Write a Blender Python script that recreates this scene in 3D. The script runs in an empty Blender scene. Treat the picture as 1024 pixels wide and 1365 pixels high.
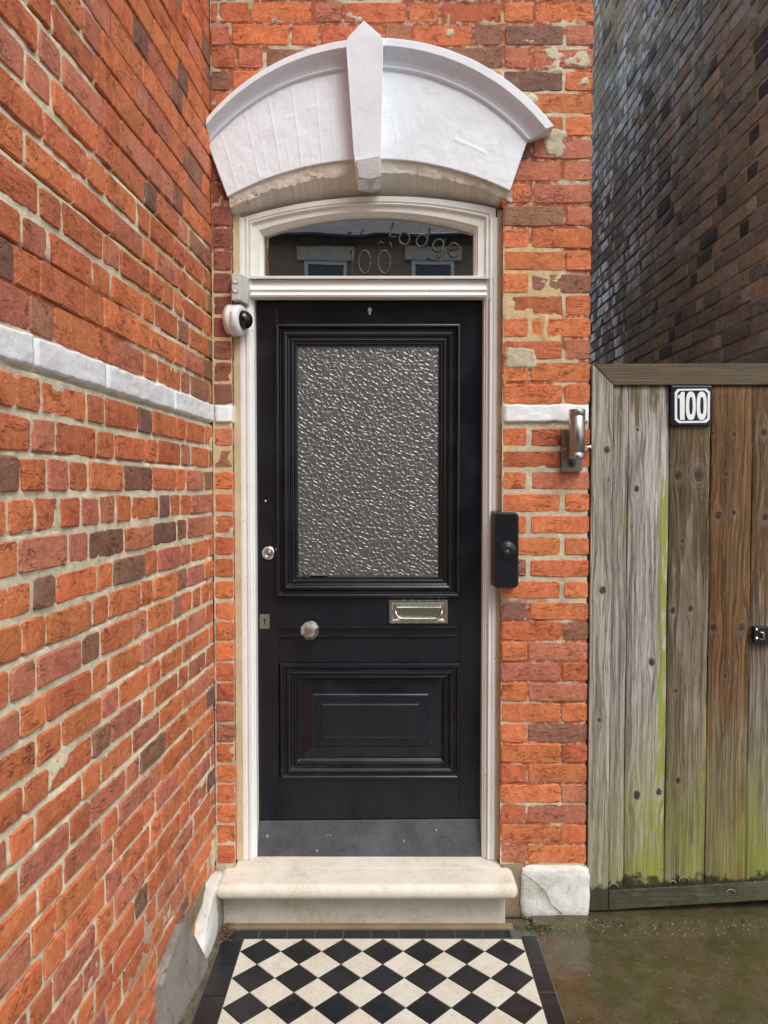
import bpy, bmesh, math, random
import numpy as np
from mathutils import Vector, Matrix
R = random.Random(7)
S = bpy.context.scene
COL = S.collection
# ------------------------------------------------------------------ camera, light, exposure
H = 1.6; PITCH = math.radians(1.86); F = 1000.0
cd = bpy.data.cameras.new('camera'); cam = bpy.data.objects.new('camera', cd); COL.objects.link(cam)
cam.location = (0, 0, H); cam.rotation_euler = (math.pi/2 - PITCH, 0, 0)
cd.sensor_fit = 'VERTICAL'; cd.sensor_height = 36; cd.lens = 36*F/1365.0
cd.clip_start = 0.05; cd.clip_end = 500
S.camera = cam
W = bpy.data.worlds.new('World'); S.world = W; W.use_nodes = True
wn = W.node_tree; wn.nodes.clear()
SUN_EL = math.radians(52); SUN_AZ = math.radians(148)     # azimuth clockwise from +Y
sky = wn.nodes.new('ShaderNodeTexSky'); sky.sky_type = 'NISHITA'; sky.sun_disc = False
sky.sun_elevation = SUN_EL; sky.sun_rotation = SUN_AZ; sky.dust_density = 3; sky.air_density = 1.0
hs = wn.nodes.new('ShaderNodeHueSaturation'); hs.inputs['Saturation'].default_value = 0.55
bg = wn.nodes.new('ShaderNodeBackground'); bg.inputs[1].default_value = 0.145
wo = wn.nodes.new('ShaderNodeOutputWorld')
wn.links.new(sky.outputs[0], hs.inputs['Color']); wn.links.new(hs.outputs[0], bg.inputs[0]); wn.links.new(bg.outputs[0], wo.inputs[0])
sd = bpy.data.lights.new('sun', 'SUN'); sd.energy = 1.3; sd.angle = math.radians(30); sd.color = (1, .97, .92)
sun = bpy.data.objects.new('sun', sd); COL.objects.link(sun)
sv = Vector((math.sin(SUN_AZ)*math.cos(SUN_EL), math.cos(SUN_AZ)*math.cos(SUN_EL), math.sin(SUN_EL)))
sun.rotation_euler = sv.to_track_quat('Z', 'Y').to_euler(); sun.location = (3, -5, 9)
S.view_settings.view_transform = 'Standard'; S.view_settings.look = 'None'
S.view_settings.exposure = 0.50; S.view_settings.gamma = 1.0

# ------------------------------------------------------------------ survey helpers
CP, SP = math.cos(PITCH), math.sin(PITCH)
def P(px, py, Y):
    cx = (px-512)/F; cz = (682.5-py)/F
    t = Y/(CP+cz*SP)
    return Vector((cx*t, Y, H+(cz*CP-SP)*t))
def proj(x, y, z):
    dz = z-H; d = y*CP-dz*SP
    if d < .05: return None
    return (512+F*x/d, 682.5-F*(y*SP+dz*CP)/d)
def hash2(ix, iy, s):
    n = (ix.astype(np.int64)*374761393 + iy.astype(np.int64)*668265263 + s*1442695041) & 0xffffffff
    n = ((n ^ (n >> 13))*1274126177) & 0xffffffff
    return ((n ^ (n >> 16)) & 0xffff)/65535.0
def vnoise(x, y, s=0):
    x = np.asarray(x, float); y = np.asarray(y, float)
    ix = np.floor(x); iy = np.floor(y); fx = x-ix; fy = y-iy
    fx = fx*fx*(3-2*fx); fy = fy*fy*(3-2*fy)
    a = hash2(ix, iy, s); b = hash2(ix+1, iy, s); c = hash2(ix, iy+1, s); d = hash2(ix+1, iy+1, s)
    return (a*(1-fx)+b*fx)*(1-fy)+(c*(1-fx)+d*fx)*fy
def fnoise(x, y, s=0, o=3):
    r = 0; a = .5; t = 0
    for i in range(o):
        r = r+a*vnoise(x*2**i+i*17.3, y*2**i+i*9.1, s+i); t += a; a *= .5
    return r/t

# ------------------------------------------------------------------ mesh helpers
class MB:
    def __init__(s): s.v = []; s.f = []; s.sm = []
    def add(s, vs, fs, smooth=False):
        o = len(s.v); s.v += [tuple(v) for v in vs]
        s.f += [tuple(i+o for i in f) for f in fs]; s.sm += [smooth]*len(fs); return s
    def box(s, x0, x1, y0, y1, z0, z1):
        return s.add([(x0,y0,z0),(x1,y0,z0),(x1,y1,z0),(x0,y1,z0),(x0,y0,z1),(x1,y0,z1),(x1,y1,z1),(x0,y1,z1)],
            [(0,3,2,1),(4,5,6,7),(0,1,5,4),(1,2,6,5),(2,3,7,6),(3,0,4,7)])
    def prism(s, poly, y0, y1):          # polygon in x,z; front at y0
        n = len(poly); a = sum(poly[i][0]*poly[(i+1)%n][1]-poly[(i+1)%n][0]*poly[i][1] for i in range(n))
        if a < 0: poly = poly[::-1]
        vs = [(x,y0,z) for x,z in poly]+[(x,y1,z) for x,z in poly]
        return s.add(vs, [tuple(range(n)), tuple(range(2*n-1,n-1,-1))]+[(i,i+n,(i+1)%n+n,(i+1)%n) for i in range(n)])
    def rings(s, loops, cap0=False, cap1=False, smooth=False, closed=True):
        n = len(loops[0]); vs = [p for l in loops for p in l]; fs = []
        for k in range(len(loops)-1):
            for i in range(n if closed else n-1):
                j = (i+1)%n; fs.append((k*n+i, k*n+j, (k+1)*n+j, (k+1)*n+i))
        s.add(vs, fs, smooth); o = len(s.v)-len(vs)
        if cap0: s.f.append(tuple(o+i for i in range(n))[::-1]); s.sm.append(False)
        if cap1: s.f.append(tuple(o+(len(loops)-1)*n+i for i in range(n))); s.sm.append(False)
        return s
    def lathe(s, c, axis, prof, n=24, smooth=True, cap0=False, cap1=True, roll=0):   # prof: (distance along axis, radius)
        q = Vector(axis).normalized().to_track_quat('Z', 'Y').to_matrix(); c = Vector(c)
        L = [[c+q@Vector((r*math.cos(2*math.pi*i/n+roll), r*math.sin(2*math.pi*i/n+roll), h)) for i in range(n)] for h, r in prof]
        return s.rings(L, cap0, cap1, smooth)
    def tube(s, pts, r, n=8, closed=False, smooth=True):
        pts = [Vector(p) for p in pts]; L = []
        m = len(pts)
        for i, p in enumerate(pts):
            a = pts[i-1] if (i or closed) else p; b = pts[(i+1)%m] if (i < m-1 or closed) else p
            d = (b-a).normalized(); up = Vector((0,-1,0)) if abs(d.y) < .9 else Vector((0,0,1))
            u = d.cross(up).normalized(); w = u.cross(d)
            rr = r[i] if isinstance(r, (list,tuple)) else r
            L.append([p+u*rr*math.cos(2*math.pi*k/n)+w*rr*math.sin(2*math.pi*k/n) for k in range(n)])
        if closed: L.append(L[0])
        return s.rings(L, not closed, not closed, smooth)
    def mesh(s, name):
        me = bpy.data.meshes.new(name); me.from_pydata(s.v, [], s.f)
        me.polygons.foreach_set('use_smooth', s.sm); me.update()
        bm = bmesh.new(); bm.from_mesh(me); bmesh.ops.recalc_face_normals(bm, faces=bm.faces); bm.to_mesh(me); bm.free()
        return me
def put(name, me, mat, parent=None, loc=(0,0,0), bev=0, seg=2, **props):
    if isinstance(me, MB): me = me.mesh(name)
    o = bpy.data.objects.new(name, me); COL.objects.link(o)
    if mat is not None and not me.materials: me.materials.append(mat)
    o.location = loc
    if parent is not None:
        o.parent = parent
        r = Vector((0,0,0)); q = parent
        while q is not None: r = r+q.location; q = q.parent
        o.location = Vector(loc)-r
    if bev:
        m = o.modifiers.new('bevel', 'BEVEL'); m.width = bev; m.segments = seg; m.limit_method = 'ANGLE'; m.angle_limit = math.radians(40)
        m.harden_normals = False
    for k, v in props.items(): o[k] = v
    return o
def thing(name, label, cat, loc=(0,0,0), group=None):
    o = bpy.data.objects.new(name, None); COL.objects.link(o); o.location = loc; o.empty_display_size = .1
    o['label'] = label; o['category'] = cat
    if group: o['group'] = group
    return o
def grid_mesh(name, V, n, m, mask=None, colors=None, smooth=True):   # V: (n*m,3) rows n, columns m; mask over cells (n-1,m-1)
    idx = np.arange(n*m).reshape(n, m)
    q = np.stack([idx[:-1,:-1], idx[:-1,1:], idx[1:,1:], idx[1:,:-1]], -1)
    if mask is not None: q = q[mask]
    q = q.reshape(-1, 4)
    me = bpy.data.meshes.new(name)
    me.vertices.add(n*m); me.vertices.foreach_set('co', V.astype(np.float32).ravel())
    me.loops.add(q.size); me.loops.foreach_set('vertex_index', q.ravel().astype(np.int32))
    me.polygons.add(len(q)); me.polygons.foreach_set('loop_start', np.arange(0, q.size, 4, dtype=np.int32))
    me.polygons.foreach_set('loop_total', np.full(len(q), 4, np.int32))
    me.update(calc_edges=True)
    me.polygons.foreach_set('use_smooth', np.full(len(q), smooth))
    if colors is not None:
        a = me.color_attributes.new('Col', 'FLOAT_COLOR', 'POINT')
        c = np.ones((n*m, 4), np.float32); c[:, :3] = colors; a.data.foreach_set('color', c.ravel())
    me.validate(); return me

# ------------------------------------------------------------------ material helpers
class NB:
    def __init__(s, name):
        s.m = bpy.data.materials.new(name); s.m.use_nodes = True; s.t = s.m.node_tree; s.t.nodes.clear()
        s.out = s.t.nodes.new('ShaderNodeOutputMaterial')
    def n(s, typ, props=None, **ins):
        nd = s.t.nodes.new('ShaderNode'+typ)
        for k, v in (props or {}).items(): setattr(nd, k, v)
        for k, v in ins.items():
            k = int(k[1:]) if k[0] == '_' and k[1:].isdigit() else k.replace('_', ' ')
            s.set(nd.inputs[k], v)
        return nd
    def set(s, sock, v):
        if isinstance(v, bpy.types.NodeSocket): s.t.links.new(v, sock)
        else:
            if sock.type == 'RGBA' and len(v) == 3: v = (*v, 1)
            sock.default_value = v
    def mix(s, f, a, b, blend='MIX'):
        nd = s.n('Mix', {'data_type':'RGBA', 'blend_type':blend}); s.set(nd.inputs[0], f); s.set(nd.inputs[6], a); s.set(nd.inputs[7], b); return nd.outputs[2]
    def ma(s, op, a, b=0.0, clamp=False):
        nd = s.n('Math', {'operation':op, 'use_clamp':clamp}); s.set(nd.inputs[0], a); s.set(nd.inputs[1], b); return nd.outputs[0]
    def noise(s, vec, scale, detail=3, rough=.55, dist=0):
        return s.n('TexNoise', None, Vector=vec, Scale=scale, Detail=detail, Roughness=rough, Distortion=dist).outputs[0]
    def mr(s, v, a, b, c=0., d=1.):
        nd = s.n('MapRange'); 
        for i, x in enumerate((v, a, b, c, d)): s.set(nd.inputs[i], x)
        return nd.outputs[0]
    def pos(s, sc=(1,1,1), off=None):
        p = s.n('NewGeometry').outputs['Position']
        if off is not None: p = s.n('VectorMath', {'operation':'ADD'}, _0=p, _1=off).outputs[0]
        return s.n('VectorMath', {'operation':'MULTIPLY'}, _0=p, _1=sc).outputs[0]
    def bump(s, h, strength=.5, dist=.002, normal=None):
        nd = s.n('Bump', None, Height=h, Strength=strength, Distance=dist)
        if normal is not None: s.set(nd.inputs['Normal'], normal)
        return nd.outputs[0]
    def bsdf(s, **ins):
        b = s.n('BsdfPrincipled', None, **ins); s.t.links.new(b.outputs[0], s.out.inputs[0]); return s.m

def make_brick_mat(name, attr, stock=False):
    b = NB(name)
    if attr:
        base = b.n('Attribute', {'attribute_name':'Col'}).outputs['Color']
        off = b.n('VectorMath', {'operation':'SCALE'}, _0=base, Scale=37.).outputs[0]
    else:
        oi = b.n('ObjectInfo'); base = oi.outputs['Color']
        off = b.n('CombineXYZ', None, X=b.ma('MULTIPLY', oi.outputs['Random'], 31.), Y=b.ma('MULTIPLY', oi.outputs['Random'], 17.), Z=b.ma('MULTIPLY', oi.outputs['Random'], 53.)).outputs[0]
    p = b.pos((1,1,1), off); pz = b.pos((1,1,2.6), off)
    big = b.noise(p, 11, 4, .6, .8); fine = b.noise(p, 260, 3, .75); mid = b.noise(p, 55, 6, .72, .4); grain = b.noise(p, 120, 4, .8)
    cr = b.noise(b.pos((1,1,3.6), off), 9, 5, .62, 1.0)
    crease = b.mr(b.ma('ABSOLUTE', b.ma('SUBTRACT', cr, .5)), 0, .016, 1, 0)
    crease = b.ma('MULTIPLY', crease, b.mr(b.noise(p, 16, 3), .46, .62), True)
    dkc = (.60,.50,.48) if not stock else (.45,.45,.5)
    c = b.mix(b.mr(big, .46, .66, 0, .6), base, b.mix(1., base, dkc, 'MULTIPLY'))
    c = b.mix(b.mr(mid, .46, .70, 0, .75), c, b.mix(1., base, (1.30,1.62,1.75), 'MULTIPLY'))
    c = b.mix(b.mr(mid, .26, .38, .5, 0), c, (.17,.065,.04) if not stock else (.03,.026,.022))
    c = b.mix(b.mr(grain, .34, .48, .38, 0), c, b.mix(1., base, (.45,.38,.38), 'MULTIPLY'))
    c = b.mix(b.mr(fine, .60, .74, 0, .65), c, (.60,.36,.23) if not stock else (.26,.23,.18))
    c = b.mix(b.ma('MULTIPLY', crease, .6), c, (.07,.03,.02))
    # lime bloom wandering over a few bricks
    bl = b.ma('MULTIPLY', b.mr(b.noise(b.pos(), 4.2, 4, .7, .5), .62, .74), b.mr(b.noise(b.pos(), 60, 3, .7), .45, .62), True)
    c = b.mix(b.ma('MULTIPLY', bl, .30 if not stock else .12), c, (.55,.46,.38) if not stock else (.2,.2,.18))
    h = b.ma('ADD', b.ma('MULTIPLY', mid, 1.2), b.ma('ADD', b.ma('MULTIPLY', fine, .5), b.ma('MULTIPLY', grain, .8)))
    h = b.ma('SUBTRACT', h, b.ma('MULTIPLY', crease, 1.3))
    nrm = b.bump(h, .9, .0042)
    rough = b.mr(big, .3, .7, .66, .84) if not stock else b.mr(mid, .3, .7, .24, .52)
    if not stock: return b.bsdf(Base_Color=c, Roughness=rough, Normal=nrm, Specular_IOR_Level=.3)
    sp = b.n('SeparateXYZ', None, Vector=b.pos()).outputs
    run = b.ma('MULTIPLY', b.mr(b.ma('ADD', sp[1], b.ma('MULTIPLY', sp[2], .55)), 5.2, 7.3), b.mr(b.noise(b.pos((1,2.2,.8)), 1.5, 4, .65), .40, .58), True)   # where rain runs down the gable and the painted glints sit
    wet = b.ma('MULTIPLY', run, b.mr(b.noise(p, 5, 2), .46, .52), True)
    glint_tone = b.ma('MULTIPLY', wet, b.mr(b.noise(p, 8, 4, .7), .50, .55), True)
    c = b.mix(b.ma('MULTIPLY', glint_tone, .95), c, (.82,.84,.87))  # sky glints on the wet bricks, painted into the base colour
    return b.bsdf(Base_Color=c, Roughness=.6, Normal=nrm, Coat_Weight=b.ma('MULTIPLY', wet, .8), Coat_Roughness=.10, Coat_IOR=2.3, Coat_Normal=b.bump(mid, .35, .002))
M = {}
M['brick'] = make_brick_mat('red_brick', False); M['brick_far'] = make_brick_mat('red_brick_joined', True)
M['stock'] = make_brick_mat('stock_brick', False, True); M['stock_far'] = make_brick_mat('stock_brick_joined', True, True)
def mortar_mat():
    b = NB('mortar'); base = b.n('Attribute', {'attribute_name':'Col'}).outputs['Color']
    n1 = b.noise(b.pos(), 60, 4, .7); n2 = b.noise(b.pos(), 330, 2, .7)
    c = b.mix(b.mr(n1, .3, .7, .5, 0), base, b.mix(1., base, (.45,.42,.38), 'MULTIPLY'))
    c = b.mix(b.mr(n2, .62, .75, 0, .5), c, (.6,.55,.45))
    c = b.mix(b.mr(n2, .25, .36, .6, 0), c, (.08,.07,.055))
    return b.bsdf(Base_Color=c, Roughness=.95, Specular_IOR_Level=.2, Normal=b.bump(b.ma('ADD', n1, b.ma('MULTIPLY', n2, .6)), .9, .004))
M['mortar'] = mortar_mat()
def paint(name, col, rough=.5, dirt=(.35,.31,.22), amt=.5, chips=0., bumpy=.3, scale=1.):
    b = NB(name); p = b.pos()
    n1 = b.noise(p, 6*scale, 5, .65, .4); n2 = b.noise(p, 70*scale, 4, .6); n3 = b.noise(b.pos((1,1,.3)), 40*scale, 3, .6)
    c = b.mix(b.mr(n1, .45, .8, 0, amt), col, b.mix(1., col, dirt, 'MULTIPLY'))
    c = b.mix(b.mr(n3, .62, .75, 0, amt*.6), c, b.mix(1., col, dirt, 'MULTIPLY'))
    if chips:
        ch = b.mr(b.noise(p, 26*scale, 4, .75, .4), .70-chips, .715-chips); c = b.mix(ch, c, (.16,.12,.09))
        n2 = b.ma('SUBTRACT', n2, ch)
    return b.bsdf(Base_Color=c, Roughness=b.mr(n1, .3, .7, rough-.06, rough+.12), Normal=b.bump(n2, bumpy, .0015))
M['hood'] = paint('white_masonry_paint', (.76,.80,.85), .6, (.70,.69,.66), .35, 0, .7, 1.3)
M['frame'] = paint('old_white_gloss', (.77,.775,.75), .5, (.78,.73,.62), .4, .01, .3)
M['frame_left'] = M['frame']
M['fan'] = paint('cream_frame_paint', (.77,.77,.73), .55, (.70,.62,.46), .5, 0, .4)
M['band'] = paint('white_band_paint', (.80,.81,.82), .55, (.50,.45,.38), .45, 0, 1., 1.6)
M['cream'] = paint('flaking_cream_render', (.68,.63,.52), .9, (.55,.45,.33), .8, .04, 1.2)
M['soffit'] = paint('soffit_render', (.66,.64,.57), .8, (.6,.55,.45), .6, 0, .8)
M['sealant'] = paint('yellowed_sealant', (.58,.49,.31), .8, (.5,.4,.3), .6, .02, 1.)
M['render'] = paint('grey_cement_render', (.24,.22,.19), .85, (.30,.27,.20), .95, .05, 1.5, 1.7)
M['quoin'] = paint('whitewashed_stone', (.70,.70,.66), .85, (.48,.43,.34), .9, .02, 2., 1.2)
M['brownrender'] = paint('brown_render', (.25,.19,.115), .9, (.5,.5,.4), .8, 0, 1.)
M['white_plastic'] = paint('white_plastic', (.74,.74,.73), .35, (.8,.76,.68), .3, 0, .05)
M['grey_plastic'] = paint('grey_plastic', (.50,.49,.46), .5, (.7,.65,.55), .4, 0, .1)
def gloss_black(name, col, r0, extra=False):
    b = NB(name); p = b.pos(); n1 = b.noise(p, 7, 4, .6, .4); n2 = b.noise(b.pos((1,1,.12)), 120, 3, .6); n3 = b.noise(p, 34, 5, .8, .8)
    c = b.mix(b.mr(n1, .4, .75, 0, .6), col, b.mix(1., col, (2.1,2.1,2.1), 'MULTIPLY'))
    dust = b.ma('MULTIPLY', b.mr(n3, .64, .70), b.mr(b.noise(p, 5, 2), .56, .68), True)
    c = b.mix(b.ma('MULTIPLY', dust, .18), c, (.10,.095,.09))
    if extra:
        sc = b.mr(b.ma('ABSOLUTE', b.ma('SUBTRACT', b.noise(b.pos((1,1,1.6)), 11, 5, .7, 2.2), .5)), 0, .006, 1, 0)
        c = b.mix(b.ma('MULTIPLY', sc, .7), c, (.20,.20,.205)); c = b.mix(b.mr(n3, .55, .72, 0, .6), c, (.018,.02,.025)); c = b.mix(b.mr(b.noise(p, 28, 3, .7), .70, .72), c, (.42,.40,.36))
    spk = b.mr(b.noise(p, 75, 2, .6), .765, .78); c = b.mix(spk, c, (.30,.25,.20))
    return b.bsdf(Base_Color=c, Roughness=b.mr(n1, .3, .7, r0, r0+.16), Normal=b.bump(n2, .22, .0012), Specular_IOR_Level=.5)
M['door'] = gloss_black('black_gloss_paint', (.006,.0072,.011), .14)
M['weatherboard'] = gloss_black('scuffed_blue_black_paint', (.048,.052,.060), .42, True)
def metal(name, col, rough, aniso=False):
    b = NB(name); n1 = b.noise(b.pos((1,1,.06) if aniso else (1,1,1)), 300 if aniso else 60, 3, .6)
    c = b.mix(b.mr(n1, .3, .7, 0, .5), col, b.mix(1., col, (.7,.68,.62), 'MULTIPLY'))
    return b.bsdf(Base_Color=c, Metallic=1., Roughness=b.mr(n1, .3, .7, rough, rough+.12), Normal=b.bump(n1, .04, .0004))
M['steel'] = metal('brushed_steel', (.42,.38,.34), .26, True); M['chrome'] = metal('worn_chrome', (.72,.71,.68), .14)
M['letter_metal'] = metal('tarnished_nickel', (.56,.56,.50), .2)
M['plate_metal'] = metal('dull_steel', (.40,.37,.35), .4)
def plain(name, col, rough=.5, **k):
    b = NB(name); n = b.noise(b.pos(), 50, 3); c = b.mix(b.mr(n, .3, .7, 0, .4), col, b.mix(1., col, (.8,.8,.8), 'MULTIPLY'))
    return b.bsdf(Base_Color=c, Roughness=rough, **k)
M['black'] = plain('black_plastic', (.010,.011,.015), .25); M['dark_side'] = plain('dark_grey_plastic', (.055,.05,.048), .5)
M['navy'] = plain('navy_enamel', (.008,.008,.024), .18); M['enamel'] = plain('white_enamel', (.85,.86,.86), .2)
M['dome'] = plain('smoked_dome', (.006,.006,.008), .06); M['hole'] = plain('dark_hole', (.004,.004,.004), .9)
M['iron'] = plain('black_iron', (.012,.013,.016), .35)
# ------------------------------------------------------------------ bricks
def brick_mesh(w, h, seed, d=.10):
    r = random.Random(seed); mb = MB(); j = lambda a: r.uniform(-a, a)
    c = .0025+r.uniform(0, .0045)
    a, b = w/2, h/2
    o = [(-a+c*1.3,-b),(j(.03),-b+j(.002)),(a-c*1.3,-b),(a,-b+c),(a,b-c),(a-c*1.3,b),(j(.03),b+j(.002)),(-a+c*1.3,b),(-a,b-c),(-a,-b+c)]
    o = [(x+j(.0018), z+j(.0018)) for x, z in o]
    i = [(x*(1-.0036/a)+j(.0012), z*(1-.0030/b)+j(.0010)) for x, z in o]
    n = 10
    vs = [(x,d,z) for x,z in o]+[(x,.0035+j(.001),z) for x,z in o]+[(x,j(.0009),z) for x,z in i]+[(j(.01),-.0012+j(.001),j(.008))]
    fs = []
    for k in range(2):
        for q in range(n): fs.append((k*n+q, k*n+(q+1)%n, (k+1)*n+(q+1)%n, (k+1)*n+q))
    fs += [(2*n+q, 2*n+(q+1)%n, 3*n) for q in range(n)]
    mb.add(vs, fs, False)
    me = bpy.data.meshes.new('brick'); me.from_pydata(vs, [], fs); me.update(); return me, np.array(vs), fs
VAR = {}
def variants(kind, mat):
    if (kind, mat) not in VAR:
        L = []
        for s in range(7):
            me, v, f = brick_mesh(.215 if kind == 'S' else .102, .066, s+100*(kind == 'S'), .10)
            me.materials.append(M[mat]); L.append((me, v, f))
        VAR[(kind, mat)] = L
    return VAR[(kind, mat)]
class Wall:
    def __init__(s, ox, oy, ang): s.o = Vector((ox, oy, 0)); s.a = ang; s.c = math.cos(ang); s.s = math.sin(ang)
    def w(s, u, y, z): return Vector((s.o.x+u*s.c-y*s.s, s.o.y+u*s.s+y*s.c, z))
    def arr(s, U, Y, Z): return np.stack([s.o.x+U*s.c-Y*s.s, s.o.y+U*s.s+Y*s.c, Z], -1)
def lay(wall, root, bricks, mat, cap, rnd, maxpx=1.):
    """bricks: (u0,u1,z0,z1,color,proud). the largest seen ones become objects, the rest one joined part"""
    sc = []
    for b in bricks:
        pts = [wall.w(u, 0, z) for u in (b[0], b[1]) for z in (b[2], b[3])]
        q = [proj(*p) for p in pts]; area = 0
        if all(q):
            x0, x1 = min(p[0] for p in q), max(p[0] for p in q); y0, y1 = min(p[1] for p in q), max(p[1] for p in q)
            if x1 > 0 and x0 < 1024 and y1 > 0 and y0 < 1365: area = (min(x1,1024)-max(x0,0))*(min(y1,1365)-max(y0,0))
        sc.append(area)
    order = sorted(range(len(bricks)), key=lambda i: -sc[i])
    far_v = []; far_f = []; far_c = []; nf = 0; k = 0
    for i in order:
        u0, u1, z0, z1, col, pr = bricks[i][:6]
        kind = 'S' if (u1-u0) > .14 else 'H'; bw = .215 if kind == 'S' else .102
        me, v, f = rnd.choice(variants(kind, mat))
        sx, sz = (u1-u0)/bw, (z1-z0)/.066
        flip = rnd.random() < .5
        loc = wall.w((u0+u1)/2, -pr, (z0+z1)/2); tilt = rnd.uniform(-.008, .008)
        if sc[i] > 60 and k < cap:
            o = bpy.data.objects.new('brick', me); COL.objects.link(o); o.parent = root
            o.location = loc-root.location; o.rotation_euler = (0, tilt, wall.a); o.scale = (sx, 1, sz)
            o.color = (*col, 1); k += 1
        else:
            vv = v*np.array([sx, 1, sz]); 
            X = wall.arr(vv[:,0]+(u0+u1)/2, vv[:,1]-pr, vv[:,2]+(z0+z1)/2)
            far_v.append(X); far_f += [tuple(a+nf for a in g) for g in f]; nf += len(X); far_c.append(np.tile(col, (len(X), 1)))
    if far_v:
        me = bpy.data.meshes.new('bricks_joined'); V = np.concatenate(far_v)-np.array(root.location)
        me.from_pydata(V.tolist(), [], far_f); a = me.color_attributes.new('Col', 'FLOAT_COLOR', 'POINT')
        c = np.ones((len(V), 4), np.float32); c[:, :3] = np.concatenate(far_c); a.data.foreach_set('color', c.ravel())
        me.materials.append(M[mat+'_far'])
        o = bpy.data.objects.new('distant_bricks', me); COL.objects.link(o); o.parent = root; o['kind'] = 'stuff'
    return k
def mortar(wall, root, u0, u1, z0, z1, step, hf, cf, mask=None, name='mortar', y=0.):
    m = int((u1-u0)/step)+1; n = int((z1-z0)/step)+1
    U, Z = np.meshgrid(np.linspace(u0, u1, m), np.linspace(z0, z1, n))
    Yv = hf(U, Z)+y; V = wall.arr(U, Yv, Z).reshape(-1, 3)-np.array(root.location)
    mk = None
    if mask is not None:
        mm = mask(U, Z); mk = mm[:-1,:-1] & mm[1:,1:] & mm[:-1,1:] & mm[1:,:-1]
    me = grid_mesh(name, V, n, m, mk, cf(U, Z).reshape(-1, 3)); me.materials.append(M['mortar'])
    o = bpy.data.objects.new(name, me); COL.objects.link(o); o.parent = root; return o
# course table shared by both red walls
ZB0 = P(730, 565, 2.76).z; ZB1 = P(730, 538, 2.76).z
courses = []                                  # (z0, z1) full course bands including bed joint on top
z = ZB0
while z > -.2:
    h = .0803 if z > P(730, 800, 2.76).z else .0762
    courses.append((z-h, z)); z -= h
z = ZB1
while z < 3.75: courses.append((z, z+.0805)); z += .0805
courses.sort()
def pick(rnd, dark=.14, pink=.18):
    r = rnd.random(); lum = rnd.uniform(.86, 1.12); j = lambda c, a=.05: tuple(max(.01, x*lum*(1+rnd.uniform(-a, a))) for x in c)
    if r < dark: return j(rnd.choice([(.27,.130,.085), (.31,.140,.085), (.38,.160,.09), (.23,.115,.080)]))
    if r < dark+pink: return j((.55,.18,.105))
    if r < dark+pink+.25: return j((.56,.155,.066))
    return j((.66,.195,.074), .05)
# ---- left wall (flank of the bay), splayed by a few degrees
XC, YC = -.628, 2.76; MS = .058
LW = Wall(XC, YC, math.atan2(1, MS))
NL = math.sqrt(1+MS*MS)
def Yof(u): return YC+u/NL
left_root = thing('brick_wall', 'long red brick flank wall on the left with a white painted band running into the corner', 'wall', (XC-.05, 1.2, 0))
def old_red(Y, Z):        # where the pointing is old and brick coloured
    a = np.clip((Z-2.36-(Y-1.9)*.12+.12*(fnoise(Y*3, Z*3, 5)-.5))/.05, 0, 1)*np.clip((Y-1.78+.25*(fnoise(Z*2.3, Y*2, 9)-.5))/.08, 0, 1)
    b = np.clip((2.09-Z+.05*(fnoise(Y*4, Z*4, 6)-.5))/.03, 0, 1)*np.clip((Z-1.9)/.02, 0, 1)*np.clip((2.05-Y)/.1, 0, 1)
    return np.clip(a+b, 0, 1)
def left_low(Z): return np.clip((.62-Z)/.35, 0, 1)
def Lh(U, Z):
    Y = Yof(U); r = old_red(Y, Z)
    n = fnoise(U*30, Z*30, 1, 3)-.5; l = fnoise(U*5, Z*9, 2, 2)-.5
    h = .0034-.0070*n-.004*l
    h = h*(1-r)+(.0025-.004*n)*r
    zt = np.array([c[1] for c in courses]); ii = np.clip(np.searchsorted(zt, Z), 0, len(zt)-1)
    dtop = zt[ii]-Z                                   # distance below the bed line
    gap = np.exp(-(dtop/.0028)**2)*np.clip((fnoise(U*6, Z*14, 71)-.40)*6, 0, 1)
    return h-.0025*left_low(Z)*(1-r)+.010*gap
def Lc(U, Z):
    Y = Yof(U); r = old_red(Y, Z)[..., None]; n = fnoise(U*8, Z*8, 3, 3)[..., None]
    grey = np.array([.84,.76,.55])*(.72+.5*n); cream = np.array([.66,.49,.27]); red = np.array([.42,.14,.065])*(.7+.6*n)
    cm = np.clip((Z-1.93)/.05, 0, 1)*np.clip((Y-1.95+.5*(fnoise(U*3, Z*5, 11)-.5))/.1, 0, 1)*(fnoise(U*4, Z*6, 21) > .42)
    c = grey*(1-cm[..., None])+cream*cm[..., None]
    lw = left_low(Z)[..., None]*np.clip((n-.38)*6, 0, 1)*.75
    c = c*(1-lw)+np.array([.36,.16,.10])*lw
    return c*(1-r)+red*r
bl = []; rl = random.Random(11)
for k, (z0, z1) in enumerate(courses):
    if z0 >= 3.62 or z1 < -.02: continue
    u = -(.05 if k % 2 else .10)-rl.uniform(0, .01); st = True
    cells = [(u, 0.)]
    while u > -1.82:
        w = (.204 if st else .099)+rl.uniform(-.006, .006)
        if rl.random() < .08: w = .099 if st else .204
        cells.append((u-w, u)); u -= w; st = not st
    for a, b in cells:
        Y = Yof((a+b)/2); r = float(old_red(np.array([Y]), np.array([(z0+z1)/2]))[0])
        jt = (.0145+rl.uniform(-.002, .003))*(1-r)+.0055*r
        if z0 < .7: jt *= .72
        jv = .012*(1-r)+.004*r
        dk = .08 if z0 > 1.15 else .03
        if Y > 2.25: dk += .12
        col = pick(rl, dk, .20)
        bl.append((a+jv/2, b-jv/2, z0, z1-jt, col, rl.uniform(-.0015, .0035)))
lay(LW, left_root, bl, 'brick', 299, rl)
mortar(LW, left_root, -1.915, -1.45, -.02, 3.65, .02, Lh, Lc, None, 'mortar')
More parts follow.
